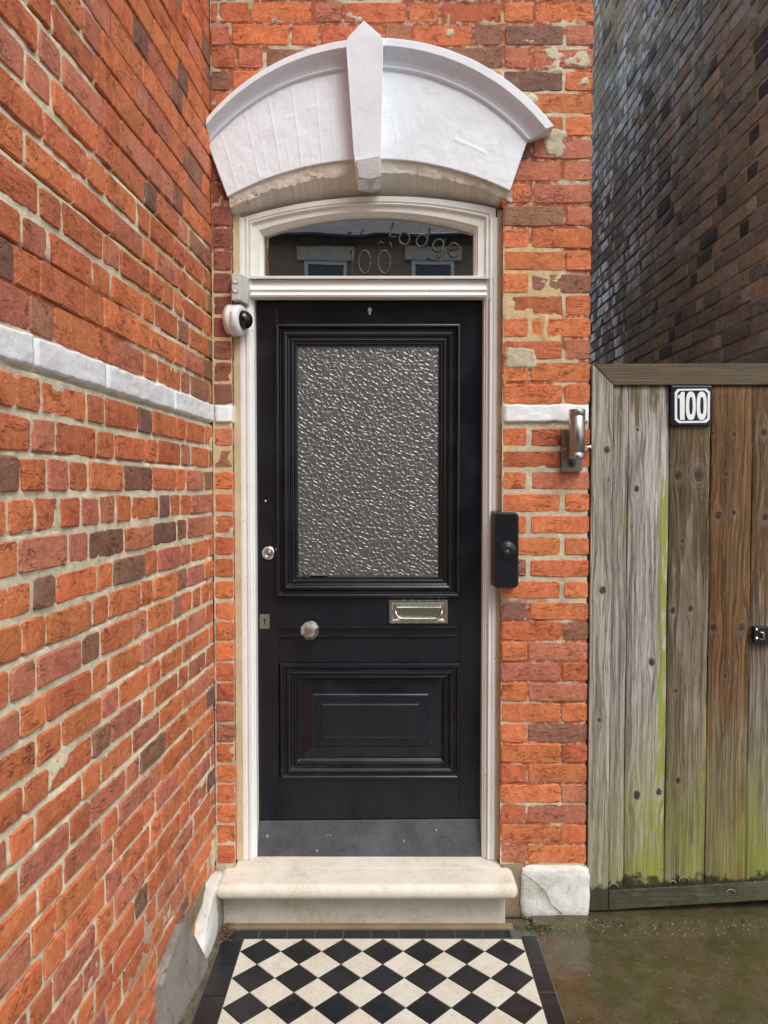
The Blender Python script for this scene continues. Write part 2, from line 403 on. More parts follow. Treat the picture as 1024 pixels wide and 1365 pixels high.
mortar(LW, left_root, -1.45, 0.0, -.02, 3.65, .0052, Lh, Lc, None, 'mortar')
# white band on the left wall: painted blocks
def band_block(wall, root, u0, u1, z0, z1, proud, seed):
    m = max(4, int((u1-u0)/.008)); n = 14
    U, Z = np.meshgrid(np.linspace(u0+.0008, u1-.0008, m), np.linspace(0, 1, n))
    lo = z0+.004*(fnoise(U*40, U*0, seed)-.5)*2; hi = z1+.006*(fnoise(U*25, U*0+5, seed+3)-.5)*2
    ZZ = lo+(hi-lo)*Z
    e = np.minimum(Z, 1-Z)*(z1-z0); ue = np.minimum(U-u0, u1-U)
    Yv = -proud+.006*np.exp(-e/.0022)+.0015*np.exp(-ue/.0010)-.004*(fnoise(U*40, ZZ*60, seed+7)-.5)
    Yv[0,:] = .02; Yv[-1,:] = .02; Yv[:,0] += .01; Yv[:,-1] += .01
    V = wall.arr(U, Yv, ZZ).reshape(-1, 3)-np.array(root.location)
    me = grid_mesh('band_block', V, n, m); me.materials.append(M['band'])
    o = bpy.data.objects.new('band_block', me); COL.objects.link(o); o.parent = root; return o
us = [0.0]+[-(YC-Y)*NL for Y in (2.33, 1.841, 1.507, 1.10, .86)]
for i in range(len(us)-1): band_block(LW, left_root, us[i+1], us[i], ZB0+.003, ZB1-.002, .007, 40+i)
# ---- wall round the door
XL, XR, XE = -.556, .436, .755
DW = Wall(0, YC, 0)
def circ(p1, p2, p3):
    (x1,y1),(x2,y2),(x3,y3) = p1, p2, p3
    d = 2*(x1*(y2-y3)+x2*(y3-y1)+x3*(y1-y2))
    cx = ((x1*x1+y1*y1)*(y2-y3)+(x2*x2+y2*y2)*(y3-y1)+(x3*x3+y3*y3)*(y1-y2))/d
    cy = ((x1*x1+y1*y1)*(x3-x2)+(x2*x2+y2*y2)*(x1-x3)+(x3*x3+y3*y3)*(x2-x1))/d
    r = math.hypot(x1-cx, y1-cy)
    return lambda x: cy+np.sqrt(np.maximum(r*r-(np.asarray(x, float)-cx)**2, 0))
def arcpx(Y, *pts): 
    q = [P(x, y, Y) for x, y in pts]; return circ(*[(a.x, a.z) for a in q])
A_soff = arcpx(2.755, (308,276), (489,231), (681,267))
front_root = thing('brick_wall', 'red brick wall round the black front door with patched grey pointing above the white arch', 'wall', (.60, YC+.05, 0))
SPR = float(A_soff(XR))
def open_mask(U, Z, g=0.):
    return (U > XL-g) & (U < XR+g) & (Z < A_soff(np.clip(U, XL, XR))+.03)
br = []; rd = random.Random(23)
for k, (z0, z1) in enumerate(courses):
    if z0 > 3.62 or z0 < .155 and z1 < .2: continue
    if abs(z0-ZB0) < .004: continue
    inner = z0 < SPR-.02
    segs = [(XL if inner else XL, XE)]
    row = []
    u = XE; st = (k % 2 == 0)
    low = z1 < P(730, 800, 2.76).z; up = z0 > 2.55
    mid_r = not low and z0 < ZB0
    jt = .0065 if low else (.0155 if mid_r else .010)
    jv = .005 if low else (.016 if mid_r else .010)
    while u > XC+.004:
        w = (.222 if st else .097) if inner else ((.225 if st else .108)+rd.uniform(-.012, .012))
        a = max(u-w, XC)
        if inner and a < XR+.03: a = XR
        row.append((a, u)); u = a; st = not st
        if inner and a == XR: break
    if inner: row.append((XC+.006, XL))
    for a, b in row:
        ext = .0 
        if b-a < .03: continue
        zt = z1-jt*rd.uniform(.8, 1.2)
        if not inner:
            xs = np.linspace(max(a, XL), min(b, XR), 5)
            if a < XR and b > XL and (z0 < A_soff(xs).max()+.0) : 
                if a < XR-.03 and b > XL+.03: continue
        la = 0 if abs(a-XR) < 1e-4 or abs(a-XC-.006) < 1e-4 else jv/2; rb = 0 if abs(b-XE) < 1e-4 or abs(b-XL) < 1e-4 else jv/2
        dk = .07; 
        if up: dk = .20
        if z0 > 2.1 and z0 < SPR and a > 0: dk = .10
        if b <= XL+.001: dk = .45 if z0 > 1.2 else .2
        col = pick(rd, dk, .15)
        if b <= XL+.001 and z0 > ZB1 and z0 < 2.7: col = rd.choice([(.27,.085,.062), (.24,.075,.055), (.30,.095,.06)])
        br.append((a+la, b-rb, z0, zt, col, rd.uniform(-.001, .002)))
lay(DW, front_root, br, 'brick', 299, rd)
def boxm(X, Z, x0, x1, z0, z1, s=.01):
    n = .02*(fnoise(X*14, Z*14, 31)-.5)
    return np.clip((X-x0+n)/s, 0, 1)*np.clip((x1-X+n)/s, 0, 1)*np.clip((Z-z0+n)/s, 0, 1)*np.clip((z1-Z+n)/s, 0, 1)
def zpx(py, Y=2.76): return P(512, py, Y).z
def Dh(U, Z):
    n = fnoise(U*34, Z*34, 4, 3)-.5; l = fnoise(U*7, Z*10, 8, 2)-.5
    h = .0024-.006*n-.003*l
    patch = Dpatch(U, Z)
    cream = Dcream(U, Z); h = h*(1-cream)+(.0006-.003*n)*cream
    return h-.0065*patch
def Dpatch(U, Z):
    patch = boxm(U, Z, XC, XE, zpx(230), 3.7, .03)*np.clip((fnoise(U*8+3, Z*14, 77, 5)-.645)*40, 0, 1)
    return np.clip(patch+boxm(U, Z, .572, .60, zpx(455), zpx(418))+boxm(U, Z, .445, .56, zpx(492), zpx(462)), 0, 1)
def Dcream(U, Z):
    c = boxm(U, Z, .43, .655, zpx(460), zpx(322))+boxm(U, Z, .43, .50, zpx(628), zpx(590))+boxm(U, Z, -.64, -.54, zpx(660), zpx(562))+boxm(U, Z, -.64, -.54, zpx(535), zpx(335))*.9
    return np.clip(c, 0, 1)
def Dc(U, Z):
    n = fnoise(U*9, Z*9, 13, 3)[..., None]
    grey = np.array([.62,.56,.41])*(.75+.5*n); cream = np.array([.70,.54,.30]); red = np.array([.40,.13,.065])*(.7+.6*n)
    lime = np.array([.62,.44,.33])
    c = grey+0*n
    lowm = np.clip((zpx(790)-Z)/.05, 0, 1)*boxm(U, Z, .40, .80, 0, 2)
    upm = np.clip((Z-ZB1-.01)/.03, 0, 1)
    f = fnoise(U*6, Z*14, 55, 3)
    t = np.clip((lowm+upm), 0, 1)*np.clip((.62-f)*18, 0, 1)*(1-Dpatch(U, Z))
    redl = red*(1-np.clip((fnoise(U*90, Z*90, 88)-.56)*8, 0, 1)[..., None])+lime*np.clip((fnoise(U*90, Z*90, 88)-.56)*8, 0, 1)[..., None]
    c = c*(1-t[..., None])+redl*t[..., None]
    cm = Dcream(U, Z)[..., None]
    return c*(1-cm)+cream*cm
mortar(DW, front_root, XC, XE-.004, .16, 3.65, .0052, Dh, Dc, lambda U, Z: ~((U > XL+.003) & (U < XR-.003) & (Z < A_soff(np.clip(U, XL, XR))+.02)))
# mortar on the reveals and on the alley side
RV = Wall(XR+.003, YC+.12, -math.pi/2)      # faces -x : u runs toward -Y
mortar(RV, front_root, 0, .117, .16, SPR+.02, .006, lambda U, Z: .0*U+.002-.004*(fnoise(U*30, Z*30, 3)-.5), lambda U, Z: np.array([.42,.33,.19])*(.6+.6*fnoise(U*9, Z*9, 4)[..., None]))
RL = Wall(XL-.003, YC+.003, math.pi/2)
mortar(RL, front_root, 0, .117, .16, SPR+.02, .006, lambda U, Z: .0*U+.002-.004*(fnoise(U*30, Z*30, 3)-.5), lambda U, Z: np.array([.42,.33,.19])*(.6+.6*fnoise(U*9, Z*9, 4)[..., None]))
AW = Wall(XE-.004, YC, math.pi/2)
mortar(AW, front_root, 0, 1.6, -.02, 3.65, .05, lambda U, Z: 0*U, lambda U, Z: np.array([.36,.13,.07])*(.6+.6*fnoise(U*9, Z*9, 4)[..., None]))
band_block(DW, front_root, XR-.001, XE-.003, ZB0+.004, ZB1-.001, .008, 61)
band_block(DW, front_root, XC+.008, XL+.001, ZB0+.003, ZB1-.004, .010, 62)
put('band_return', MB().box(XL-.012, XL+.0015, YC+.012, YC+.06, ZB0+.006, ZB1-.006), M['band'], front_root, bev=.002)
put('band_return', MB().box(XR-.0015, XR+.012, YC+.012, YC+.06, ZB0+.006, ZB1-.006), M['band'], front_root, bev=.002)
# foot of the pier: brown render and a whitewashed stone
def lump(name, x0, x1, y0, y1, z0, z1, mat, root, seed, amp=.008, fr=14):
    bm = bmesh.new(); bmesh.ops.create_cube(bm, size=1)
    bmesh.ops.subdivide_edges(bm, edges=bm.edges, cuts=14, use_grid_fill=True)
    for v in bm.verts:
        p = Vector((x0+(v.co.x+.5)*(x1-x0), y0+(v.co.y+.5)*(y1-y0), z0+(v.co.z+.5)*(z1-z0)))
        q = [float(fnoise(np.array([p.x*fr+s*3.1+p.y*7]), np.array([p.z*fr+s*1.7+p.y*5]), seed+s)[0])-.5 for s in range(3)]
        # round the corners a little
        k = sum(abs(c) > .42 for c in v.co); sh = {0:0,1:0,2:.006,3:.012}[k]
        c = Vector(((x0+x1)/2, (y0+y1)/2, (z0+z1)/2)); dd = (c-p).normalized()*sh
        v.co = p+Vector(q)*2*amp+dd
    me = bpy.data.meshes.new(name); bm.to_mesh(me); bm.free()
    for f in me.polygons: f.use_smooth = True
    return put(name, me, mat, root)
zq = zpx(1152)
qs = lump('base_stone', .505, XE+.012, 2.738, 2.90, -.01, .188, M['quoin'], front_root, 5, .007)
lump('base_render', .428, .53, 2.748, 2.90, -.01, .195, M['brownrender'], front_root, 8, .006)
put('joint_crack', MB().tube([(.515,2.7335,.17),(.56,2.731,.14),(.60,2.732,.10),(.62,2.731,.055),(.66,2.733,.02)], .0012, 5), M['hole'], front_root)

for px, py, s_ in ((372,68,.010), (369,60,.006), (313,107,.011)):
    c0 = P(px, py, YC-.002)
    put('mortar_splash', MB().lathe(c0, (.1,-1,.1), [(0,s_),(.0012,s_*.7),(.002,s_*.3),(.0022,0)], 5, smooth=False), M['quoin'], front_root).scale = (.55, 1, 1.25)
# ------------------------------------------------------------------ painted arch over the door
hood = thing('door_arch', 'white painted segmental arch with moulded cornice and keystone over the black door', 'arch', (-.07, YC, 2.6))
YP_, YF_ = 2.735, 2.688
A_out = arcpx(YF_, (275,158), (487,51), (738,168)); A_in = arcpx(YP_, (278,193), (487,93), (701,187)); A_pb = arcpx(YP_, (303,262), (489,212), (680,254))
def Xp(px, py, Y): return P(px, py, Y).x
K = [Xp(466,60,YF_), Xp(509,60,YF_)]
def cornice(o0, o1, i0, i1):       # outer x-range at fascia plane, inner x-range at panel plane
    prof = [(0,0),(.05,-.010),(.10,-.012),(.14,-.004),(.20,-.003),(.34,-.007),(.48,-.015),(.60,-.027),(.67,-.038),(.69,-.042),(.69,-.047),(1,-.047),(1.03,-.043),(1.06,.02)]
    L = []
    for i in range(41):
        t = i/40; xi = i0+(i1-i0)*t; xo = o0+(o1-o0)*t
        zi = float(A_in(xi)); zo = float(A_out(xo)); wob = .0003*math.sin(t*37)
        L.append([(xi+(xo-xi)*w, YP_+y+(0 if w < 1.04 else .02), zi+(zo-zi)*w+wob) for w, y in prof]+[(xi, YP_+.03, zi)])
    mb = MB(); mb.rings(L, True, True, False); return mb
put('cornice', cornice(Xp(275,158,YF_), K[0]+.002, Xp(277,193,YP_), Xp(466,95,YP_)), M['hood'], hood, bev=.0015)
put('cornice', cornice(K[1]-.002, Xp(738,168,YF_), Xp(508,95,YP_), Xp(702,187,YP_)), M['hood'], hood, bev=.0015)
def panel(i0, i1, b0, b1, seed, ridges):
    m, n = 150, 70
    T, Wv = np.meshgrid(np.linspace(0, 1, m), np.linspace(0, 1, n))
    xi = i0+(i1-i0)*T; xb = b0+(b1-b0)*T
    zi = A_in(xi)+.004; zb = A_pb(xb)
    X = xb+(xi-xb)*Wv; Z = zb+(zi-zb)*Wv
    Yv = np.full_like(X, YP_)-.0016*(fnoise(X*18, Z*18, seed)-.5)*2-.0010*(fnoise(X*60, Z*60, seed+3)-.5)
    if ridges:
        nj = 12
        for q in range(1, nj):
            tq = q/nj+.008*math.sin(q*2.7)
            lo, hi = (0, 1) if q % 2 else (0, .55+.2*math.sin(q*5.1))
            d = np.abs(T-tq-.006*(fnoise(Wv*6+q, T*0, 9)-.5))*abs(b1-b0)
            w = np.clip((Wv-lo)*20, 0, 1)*np.clip((hi-Wv)*20, 0, 1)*(.3+.9*(fnoise(Wv*5+q*3, T*0, 4)))
            Yv -= .0015*np.exp(-(d/.0024)**2)*w*(.6+.6*(q % 2))
        for q in range(nj):
            for lv in (.33, .62):
                ll = lv+.06*math.sin(q*3.3+lv*9); s = ((T > q/nj) & (T < (q+1)/nj)) & ((q+int(lv*10)) % 2 == 0)
                Yv -= .0009*np.exp(-((Wv-ll)/.016)**2)*s
    else:
        Yv -= .0012*np.exp(-((T-.12-.02*np.sin(Wv*9))/.008)**2)*(Wv < .5)+.0016*np.exp(-((Wv-.40+.05*T)/.02)**2)*(T > .55)*(T < .78)
    Yv[0,:] += .0; V = np.stack([X, Yv, Z], -1).reshape(-1, 3)
    return V, n, m
for (i0, i1, b0, b1, sd_, rg) in ((Xp(277,195,YP_), Xp(468,95,YP_), Xp(303,262,YP_), Xp(474,215,YP_), 3, True), (Xp(506,95,YP_), Xp(703,188,YP_), Xp(504,215,YP_), Xp(680,254,YP_), 14, False)):
    V, n, m = panel(i0, i1, b0, b1, sd_, rg)
    me = grid_mesh('arch_panel', V, n, m); o = put('arch_panel', me, M['hood'], hood)
    s = o.modifiers.new('thick', 'SOLIDIFY'); s.thickness = .016; s.offset = -1 if True else 1
# keystone
kp = lambda x, y, Y: P(x, y, Y)
yk = 2.662
f0 = [kp(485,27,yk), kp(508,47,yk), kp(511,54,yk), kp(507,238,yk+.022), kp(476,240,yk+.022), kp(471,200,yk+.02), kp(461,56,yk), kp(464,49,yk)]
f1 = [Vector((v.x, YC+.01, v.z-.002)) for v in f0]
mb = MB(); mb.rings([f1, f0], False, True)
key = put('keystone', mb, M['hood'], hood, bev=.002)
b0_ = [kp(507,208,2.671), kp(508,236,2.681), kp(494,240,2.683), kp(478,238,2.683), kp(474,214,2.673)]
put('keystone_tip', MB().rings([[Vector((v.x+.0, YC+.04, v.z)) for v in b0_], [v+Vector((0,-.006,0)) for v in b0_]], False, True), M['render'] if False else paint('bare_keystone_stone', (.55,.56,.55), .8, (.6,.55,.5), .7, .02, 1.5), hood, bev=.003)
# broken cream edge below the panels and the soffit
A_fr = arcpx(2.80, (316,292), (487,262), (667,279))
m = 420; n = 12
X0, X1 = Xp(306,270,2.75), Xp(683,268,2.75)
T, Wv = np.meshgrid(np.linspace(0, 1, m), np.linspace(0, 1, n)); X = X0+(X1-X0)*T
jag = .012*(fnoise(X*22, X*0, 5, 4)-.5)*2+.006*(vnoise(X*110, X*0, 9)-.5)
Z = A_pb(X)+.004+(A_soff(X)+jag*1.0-A_pb(X)-.004)*Wv
Yv = 2.742+.012*Wv+.006*(fnoise(X*50, Z*80, 6)-.5)
put('broken_render_edge', grid_mesh('edge', np.stack([X, Yv, Z], -1).reshape(-1,3), n, m), M['cream'], hood)
WV2 = Wv; Ys = 2.754+.075*Wv; 
Z = (A_soff(X)+jag)*(1-Wv)+(A_fr(np.clip(X, XL, XR))+.004)*Wv+.002*(fnoise(X*30, Wv*5, 3)-.5)
put('soffit', grid_mesh('soffit', np.stack([np.clip(X, XL+.0-.02*(1-Wv), XR+.02*(1-Wv)), Ys, Z], -1).reshape(-1,3), n, m), M['soffit'], hood)

# ------------------------------------------------------------------ door frame with fanlight
fr = thing('door_frame', 'old white painted door frame with an arched fanlight above the black door', 'door frame', (-.055, 2.80, .18))
YFR = 2.80; FL, FR = Xp(321,700,YFR), Xp(662,700,YFR); DL, DR = Xp(341.5,700,2.865), Xp(643.5,700,2.865)
ZT = zpx(400, 2.83); ZBOT = .19
def stile(xo, xi, sgn):            # xo outer, xi inner (door side)
    w = xi-xo
    pr = [(0,.09),(0,.0),(.06,-.004),(.30,-.004),(.34,.003),(.44,.003),(.50,-.003),(.60,-.004),(.66,.004),(.70,.012),(.86,.014),(.90,.022),(1.0,.022),(1.0,.09)]
    L = [[(xo+w*t, YFR+y, zz) for t, y in pr] for zz in (ZBOT, P(512,290,YFR).z+ (.0))]
    L = [l if sgn > 0 else l[::-1] for l in L]
    return MB().rings(L, True, True)
put('stile', stile(FL, DL+.004, 1), M['frame'], fr, bev=.0012)
put('stile', stile(FR, DR-.004, -1), M['frame'], fr, bev=.0012)
# transom bar: moulded
pr = [(372.5,2.835),(372.5,2.822),(381,2.815),(383,2.803),(386,2.797),(388.5,2.806),(390,2.802),(393,2.792),(396,2.796),(398,2.815),(400,2.835),(400,2.88)]
L = []
for xx in (Xp(334,385,2.80), Xp(649,385,2.80)): L.append([(xx, y, P(512, py, y).z) for py, y in pr]+[(xx, 2.89, P(512,372.5,2.835).z)])
put('transom_bar', MB().rings(L, True, True), M['frame'], fr, bev=.001)
# head: stepped arcs from the soffit to the glass
GA = arcpx(2.848, (352,315), (490,290), (631,311))
g0, g1 = Xp(352,340,2.848), Xp(631.5,340,2.848); zg0 = P(512, 370.5, 2.848).z
def hw(frac, y):                       # outline of a nested arch frame, frac 0 outer .. 1 at the glass
    xa = (FL+.010)*(1-frac)+g0*frac; xb = (FR-.008)*(1-frac)+g1*frac
    za = zpx(374, 2.83)*(1-frac)+zg0*frac
    pts = [(xa, y, za)]
    for i in range(33):
        x = xa+(xb-xa)*i/32
        pts.append((x, y, float(A_fr(np.clip(x, XL, XR)))*(1-frac)+float(GA(g0+(g1-g0)*i/32))*frac))
    pts.append((xb, y, za)); return pts
steps = [(0,2.806),(.0,2.800),(.30,2.800),(.33,2.806),(.36,2.806),(.40,2.800),(.46,2.800),(.50,2.811),(.84,2.813),(.87,2.822),(.93,2.824),(.95,2.832),(1.,2.834),(1.,2.862)]
put('fanlight_frame', MB().rings([hw(a, y) for a, y in steps], smooth=False), M['fan'], fr, bev=.0008)
# sealant down both sides
def seal(x0, x1, z0, z1, y, seed):
    m, n = 5, 300; U, Z = np.meshgrid(np.linspace(0, 1, m), np.linspace(z0, z1, n))
    X = x0+(x1-x0)*U+.0035*(fnoise(Z*30, Z*0, seed)-.5)*(U > .5)*2
    return grid_mesh('sealant', np.stack([X, y+.004*(fnoise(X*60, Z*25, seed)-.5), Z], -1).reshape(-1,3), n, m)
put('sealant', seal(XL-.002, FL+.006, .19, 2.62, 2.797, 3), M['sealant'], fr)
put('sealant', seal(XR+.002, FR-.003, .19, 2.62, 2.797, 6), M['sealant'], fr)
# fanlight glass: clear, reflecting the street
b = NB('clear_glass'); fre = b.n('Fresnel', None, IOR=1.9).outputs[0]
tr = b.n('BsdfTransparent', None, Color=(.55,.56,.54,1)); gl = b.n('BsdfGlossy', None, Color=(1,1,1,1), Roughness=.012, Normal=b.bump(b.noise(b.pos(), 5, 1), .08, .003))
mx = b.n('MixShader', None, _0=b.ma('ADD', fre, .32), _1=tr.outputs[0], _2=gl.outputs[0]); b.t.links.new(mx.outputs[0], b.out.inputs[0]); M['glass'] = b.m
pts = [(g0-.004, zg0-.004)]+[(g0-.004+(g1-g0+.008)*i/24, float(GA(g0+(g1-g0)*i/24))+.004) for i in range(25)]+[(g1+.004, zg0-.004)]
put('fanlight_pane', MB().prism(pts, 2.856, 2.860), M['glass'], fr)
# raised letters on the fanlight: 100 and the house name
def ell(cx, cy, rx, ry, n=20, a0=0, a1=360, sh=0):
    return [(cx+rx*math.cos(math.radians(a0+(a1-a0)*i/n))-sh*ry*math.sin(math.radians(a0+(a1-a0)*i/n)), cy+ry*math.sin(math.radians(a0+(a1-a0)*i/n))) for i in range(n+1)]
glyphs = [('1', [[(467,337),(470,333),(470,364)]]), ('0', [ell(486,349,8,15,24)]), ('0', [ell(512,349,8,15,24)]),
 ('L', [[(524,297),(519,315),(529,316)]]), ('o', [ell(539,318,7,8,18)]),
 ('d', [ell(562,321,7,8,18,sh=.15), [(573,304),(568,329)]]),
 ('g', [ell(584,327,7,8,18,sh=.15), [(593,319),(588,341),(578,346),(568,344)]]),
 ('e', [[(598,334),(612,331)]+ell(605,333,7,9,16,-20,-300)])]
M['gilt'] = metal('silvered_letter', (.10,.10,.097), .5)
for ch, strokes in glyphs:
    mb = MB()
    for st in strokes: mb.tube([P(x, y, 2.853) for x, y in st], .0036, 7)
    put('letter', mb, M['gilt'], fr)
for st in ([(463,311),(470,310)], [(481,313),(485,304)], [(503,325),(507,322),(511,324)], [(520,322),(523,333)]):
    put('letter', MB().tube([P(x, y, 2.853) for x, y in st], .0026, 7), M['gilt'], fr)

# ------------------------------------------------------------------ the door
YD = 2.868; Z0 = .196
door = thing('front_door', 'black panelled front door with a large obscured glass pane and worn paint edges', 'door', ((DL+DR)/2, YD, Z0))
def D(px, py, Y=YD): q = P(px, py, Y); return q.x, q.z
ux0, uz1 = D(367, 432); ux1, uz0 = D(613, 796)
lx0, lz1 = D(374, 883); lx1, lz0 = D(613, 1037)
mx0, mx1 = (ux0+lx0)/2, (ux1+lx1)/2
TH = YD+.044
put('stile', MB().box(DL, mx0, YD, TH, Z0, ZT), M['door'], door, bev=.0015)
put('stile', MB().box(mx1, DR, YD, TH, Z0, ZT), M['door'], door, bev=.0015)
e = .0006
put('rail', MB().box(mx0+e, mx1-e, YD+.0004, TH, uz1-.006, ZT), M['door'], door, bev=.0006)
put('rail', MB().box(mx0+e, mx1-e, YD+.0004, TH, lz1-.006, uz0+.006), M['door'], door, bev=.0006)
put('rail', MB().box(mx0+e, mx1-e, YD+.0004, TH, Z0, lz0+.006), M['door'], door, bev=.0006)
def frame_sweep(x0, x1, z0, z1, prof, cap=False):
    L = []
    for i, y in prof: L.append([(x0+i, YD+y, z0+i), (x1-i, YD+y, z0+i), (x1-i, YD+y, z1-i), (x0+i, YD+y, z1-i)])
    return MB().rings(L, False, cap)
up = [(0,.002),(0,-.012),(.003,-.017),(.009,-.019),(.014,-.017),(.017,-.010),(.019,-.004),(.024,-.003),(.027,-.008),(.032,-.012),(.039,-.013),(.045,-.009),(.049,-.002),(.054,.001),(.056,-.003),(.061,-.004),(.064,.002),(.070,.004),(.072,.001),(.076,.001),(.078,.008),(.083,.012),(.083,.03)]
put('panel_moulding', frame_sweep(ux0, ux1, uz0, uz1, up), M['door'], door, bev=.0008)
lo = [(0,.002),(0,-.011),(.003,-.015),(.009,-.016),(.013,-.013),(.016,-.005),(.021,-.004),(.026,-.010),(.033,-.012),(.040,-.008),(.045,.000),(.050,.002),(.054,-.003),(.060,-.003),(.064,.004),(.070,.010),(.073,.012),(.077,.011),(.122,-.001),(.126,-.004),(.158,-.004),(.159,-.009),(.163,-.011)]
k = (lx1-lx0); s_ = min(1, (k/2)/.345); 
ph = lz1-lz0
put('panel_moulding', frame_sweep(lx0, lx1, lz0, lz1, lo, True), M['door'], door, bev=.0008)
# obscured glass
b = NB('obscured_glass')
wv = b.n('VectorMath', {'operation':'ADD'}, _0=b.pos((1,0,1)), _1=b.n('VectorMath', {'operation':'SCALE'}, _0=b.n('TexNoise', None, Vector=b.pos((1,0,1)), Scale=40, Detail=1).outputs[1], Scale=.012).outputs[0]).outputs[0]
vo = b.n('TexVoronoi', {'feature':'DISTANCE_TO_EDGE'}, Vector=wv, Scale=56, Randomness=1.).outputs[0]
vo2 = b.noise(b.pos((1,0,1)), 160, 2, .5)
hgt = b.ma('ADD', b.n('MapRange', {'interpolation_type':'SMOOTHSTEP'}, _0=vo, _1=.0, _2=.30, _3=1., _4=.0).outputs[0], b.ma('MULTIPLY', vo2, .25))
nr = b.bump(hgt, .85, .0026)
gls = b.n('BsdfGlossy', None, Color=(.9,.9,.87,1), Roughness=.36, Normal=nr)
tr = b.n('BsdfTransparent', None, Color=(.30,.30,.27,1)); df = b.n('BsdfPrincipled', None, Base_Color=(.10,.105,.10,1), Roughness=.35, Normal=nr)
m1 = b.n('MixShader', None, _0=.72, _1=tr.outputs[0], _2=df.outputs[0])
m2 = b.n('MixShader', None, _0=b.ma('ADD', .05, b.n('Fresnel', None, IOR=1.5, Normal=nr).outputs[0]), _1=m1.outputs[0], _2=gls.outputs[0]); b.t.links.new(m2.outputs[0], b.out.inputs[0]); M['obscure'] = b.m
gx0, gz0, gx1, gz1 = ux0+.080, uz0+.080, ux1-.080, uz1-.080
put('glass_pane', MB().box(gx0, gx1, YD+.013, YD+.017, gz0, gz1), M['obscure'], door)
put('putty_bead', MB().box(gx0+.050, gx0+.115, YD+.004, YD+.012, gz0+.002, gz0+.007), paint('bare_wood_bead', (.17,.13,.10), .7, (.4,.35,.3), .8, .03, .6), door, bev=.001)
# two bead lines in the lock rail
for py in (836, 847):
    x0, z_ = D(374, py); x1, _ = D(609, py)
    put('bead', MB().box(x0, x1, YD-.010, YD+.001, z_-.0045, z_+.0045), M['door'], door, bev=.003, seg=3)
for px in (374, 611):                    # faint side lines of the lock rail
    x0, za = D(px, 798); _, zb = D(px, 882)
    put('groove', MB().box(x0-.0008, x0+.0008, YD-.0012, YD+.001, zb, za), M['door'], door)
# weatherboard
xa, zb = D(343, 1145, 2.828); xb, zt = D(645.5, 1093, 2.862)
prw = [(2.866, zt), (2.860, zt), (2.826, zb+.008), (2.826, zb-.001), (2.866, zb-.001)]
L = [[(xx, y, z_+dz) for y, z_ in prw] for xx, dz in ((xa, -.004), (xb, .004))]
wbd = put('weatherboard', MB().rings(L, True, True), M['weatherboard'], door, bev=.0015)
scx, scz = D(356, 1115, 2.846)
put('screw', MB().lathe((scx, 2.8475, scz), (0,-1,.35), [(0,.0065),(.002,.006),(.0025,.004)], 16), M['plate_metal'], wbd)
# furniture
def disc(name, px, py, Y, prof, mat, parent, n=28, axis=(0,-1,0), **k):
    q = P(px, py, Y); return put(name, MB().lathe(q, axis, prof, n, **k), mat, parent)
lk = disc('night_latch', 358.5, 737, YD, [(0,.0265),(.004,.0265),(.008,.024),(.0105,.017),(.011,.0135),(.009,.0125),(.009,.0)], M['chrome'], door)
disc('lock_barrel', 358.5, 737, YD-.009, [(0,.0105),(.0035,.0105),(.0045,.009),(.0045,0)], M['steel'], lk, 20)
q = P(358.5, 737, YD-.014); put('keyway', MB().box(q.x-.0009, q.x+.0009, q.y-.0004, q.y+.001, q.z-.005, q.z+.005), M['hole'], lk)
kb = disc('door_knob', 414, 839, YD, [(0,.034),(.004,.034),(.006,.020),(.010,.013),(.026,.012),(.030,.018)], M['chrome'], door, 24)
disc('knob_grip', 414, 839, YD-.028, [(0,.016),(.010,.034),(.026,.036),(.040,.022),(.043,.012),(.043,0)], M['letter_metal'], kb, 8, smooth=False, roll=math.pi/8)
# mortice key plate
x0, z1_ = D(346.5, 819); x1, z0_ = D(359.5, 838)
kp_ = put('key_plate', MB().box(x0, x1, YD-.002, YD+.001, z0_, z1_), M['plate_metal'], door, bev=.001)
xc = (x0+x1)/2; zc = (z0_+z1_)/2
put('keyhole', MB().lathe((xc, YD-.0021, zc+.006), (0,-1,0), [(0,.0045),(.0004,.0045),(.0004,0)], 14).box(xc-.0018, xc+.0018, YD-.0026, YD-.0019, zc-.010, zc+.004), M['hole'], kp_)
for px, py in ((354, 668),): disc('screw', px, py, YD, [(0,.005),(.0015,.0045),(.002,0)], M['plate_metal'], door, 12)
q = P(493, 413, YD)
put('spyhole', MB().lathe(q, (0,-1,0), [(0,.008),(.003,.0075),(.003,.004),(.001,.0035),(.001,0)], 18).box(q.x-.004, q.x+.004, YD-.003, YD+.001, q.z-.018, q.z-.006), M['enamel'], door)
# letter plate
x0, z1_ = D(519, 799); x1, z0_ = D(597, 831)
lp = put('letter_plate', MB().rings([[(x0+i, YD-y, z0_+i), (x1-i, YD-y, z0_+i), (x1-i, YD-y, z1_-i), (x0+i, YD-y, z1_-i)] for i, y in ((0,-.001),(0,.004),(.002,.006),(.010,.0065),(.016,.0045),(.018,.003),(.020,.0035))], False, True), M['letter_metal'], door, bev=.0006)
xx0, xx1, zf0, zf1 = x0+.036, x1-.034, z0_+.024, z1_-.024
put('flap', MB().box(xx0, xx1, YD-.0065, YD-.003, zf0, zf1), metal('flap_nickel', (.36,.38,.30), .28), lp, bev=.001)
zc = (z0_+z1_)/2
hp = [(x0+.022, YD-.006, zc+.006), (x0+.024, YD-.016, zc+.002), (x0+.028, YD-.019, zc-.012), (x0+.038, YD-.020, zc-.022), (x0+.050, YD-.020, zc-.0245), ((x0+x1)/2, YD-.021, zc-.025),
      (x1-.050, YD-.020, zc-.0245), (x1-.038, YD-.020, zc-.022), (x1-.028, YD-.019, zc-.012), (x1-.024, YD-.016, zc+.002), (x1-.022, YD-.006, zc+.006)]
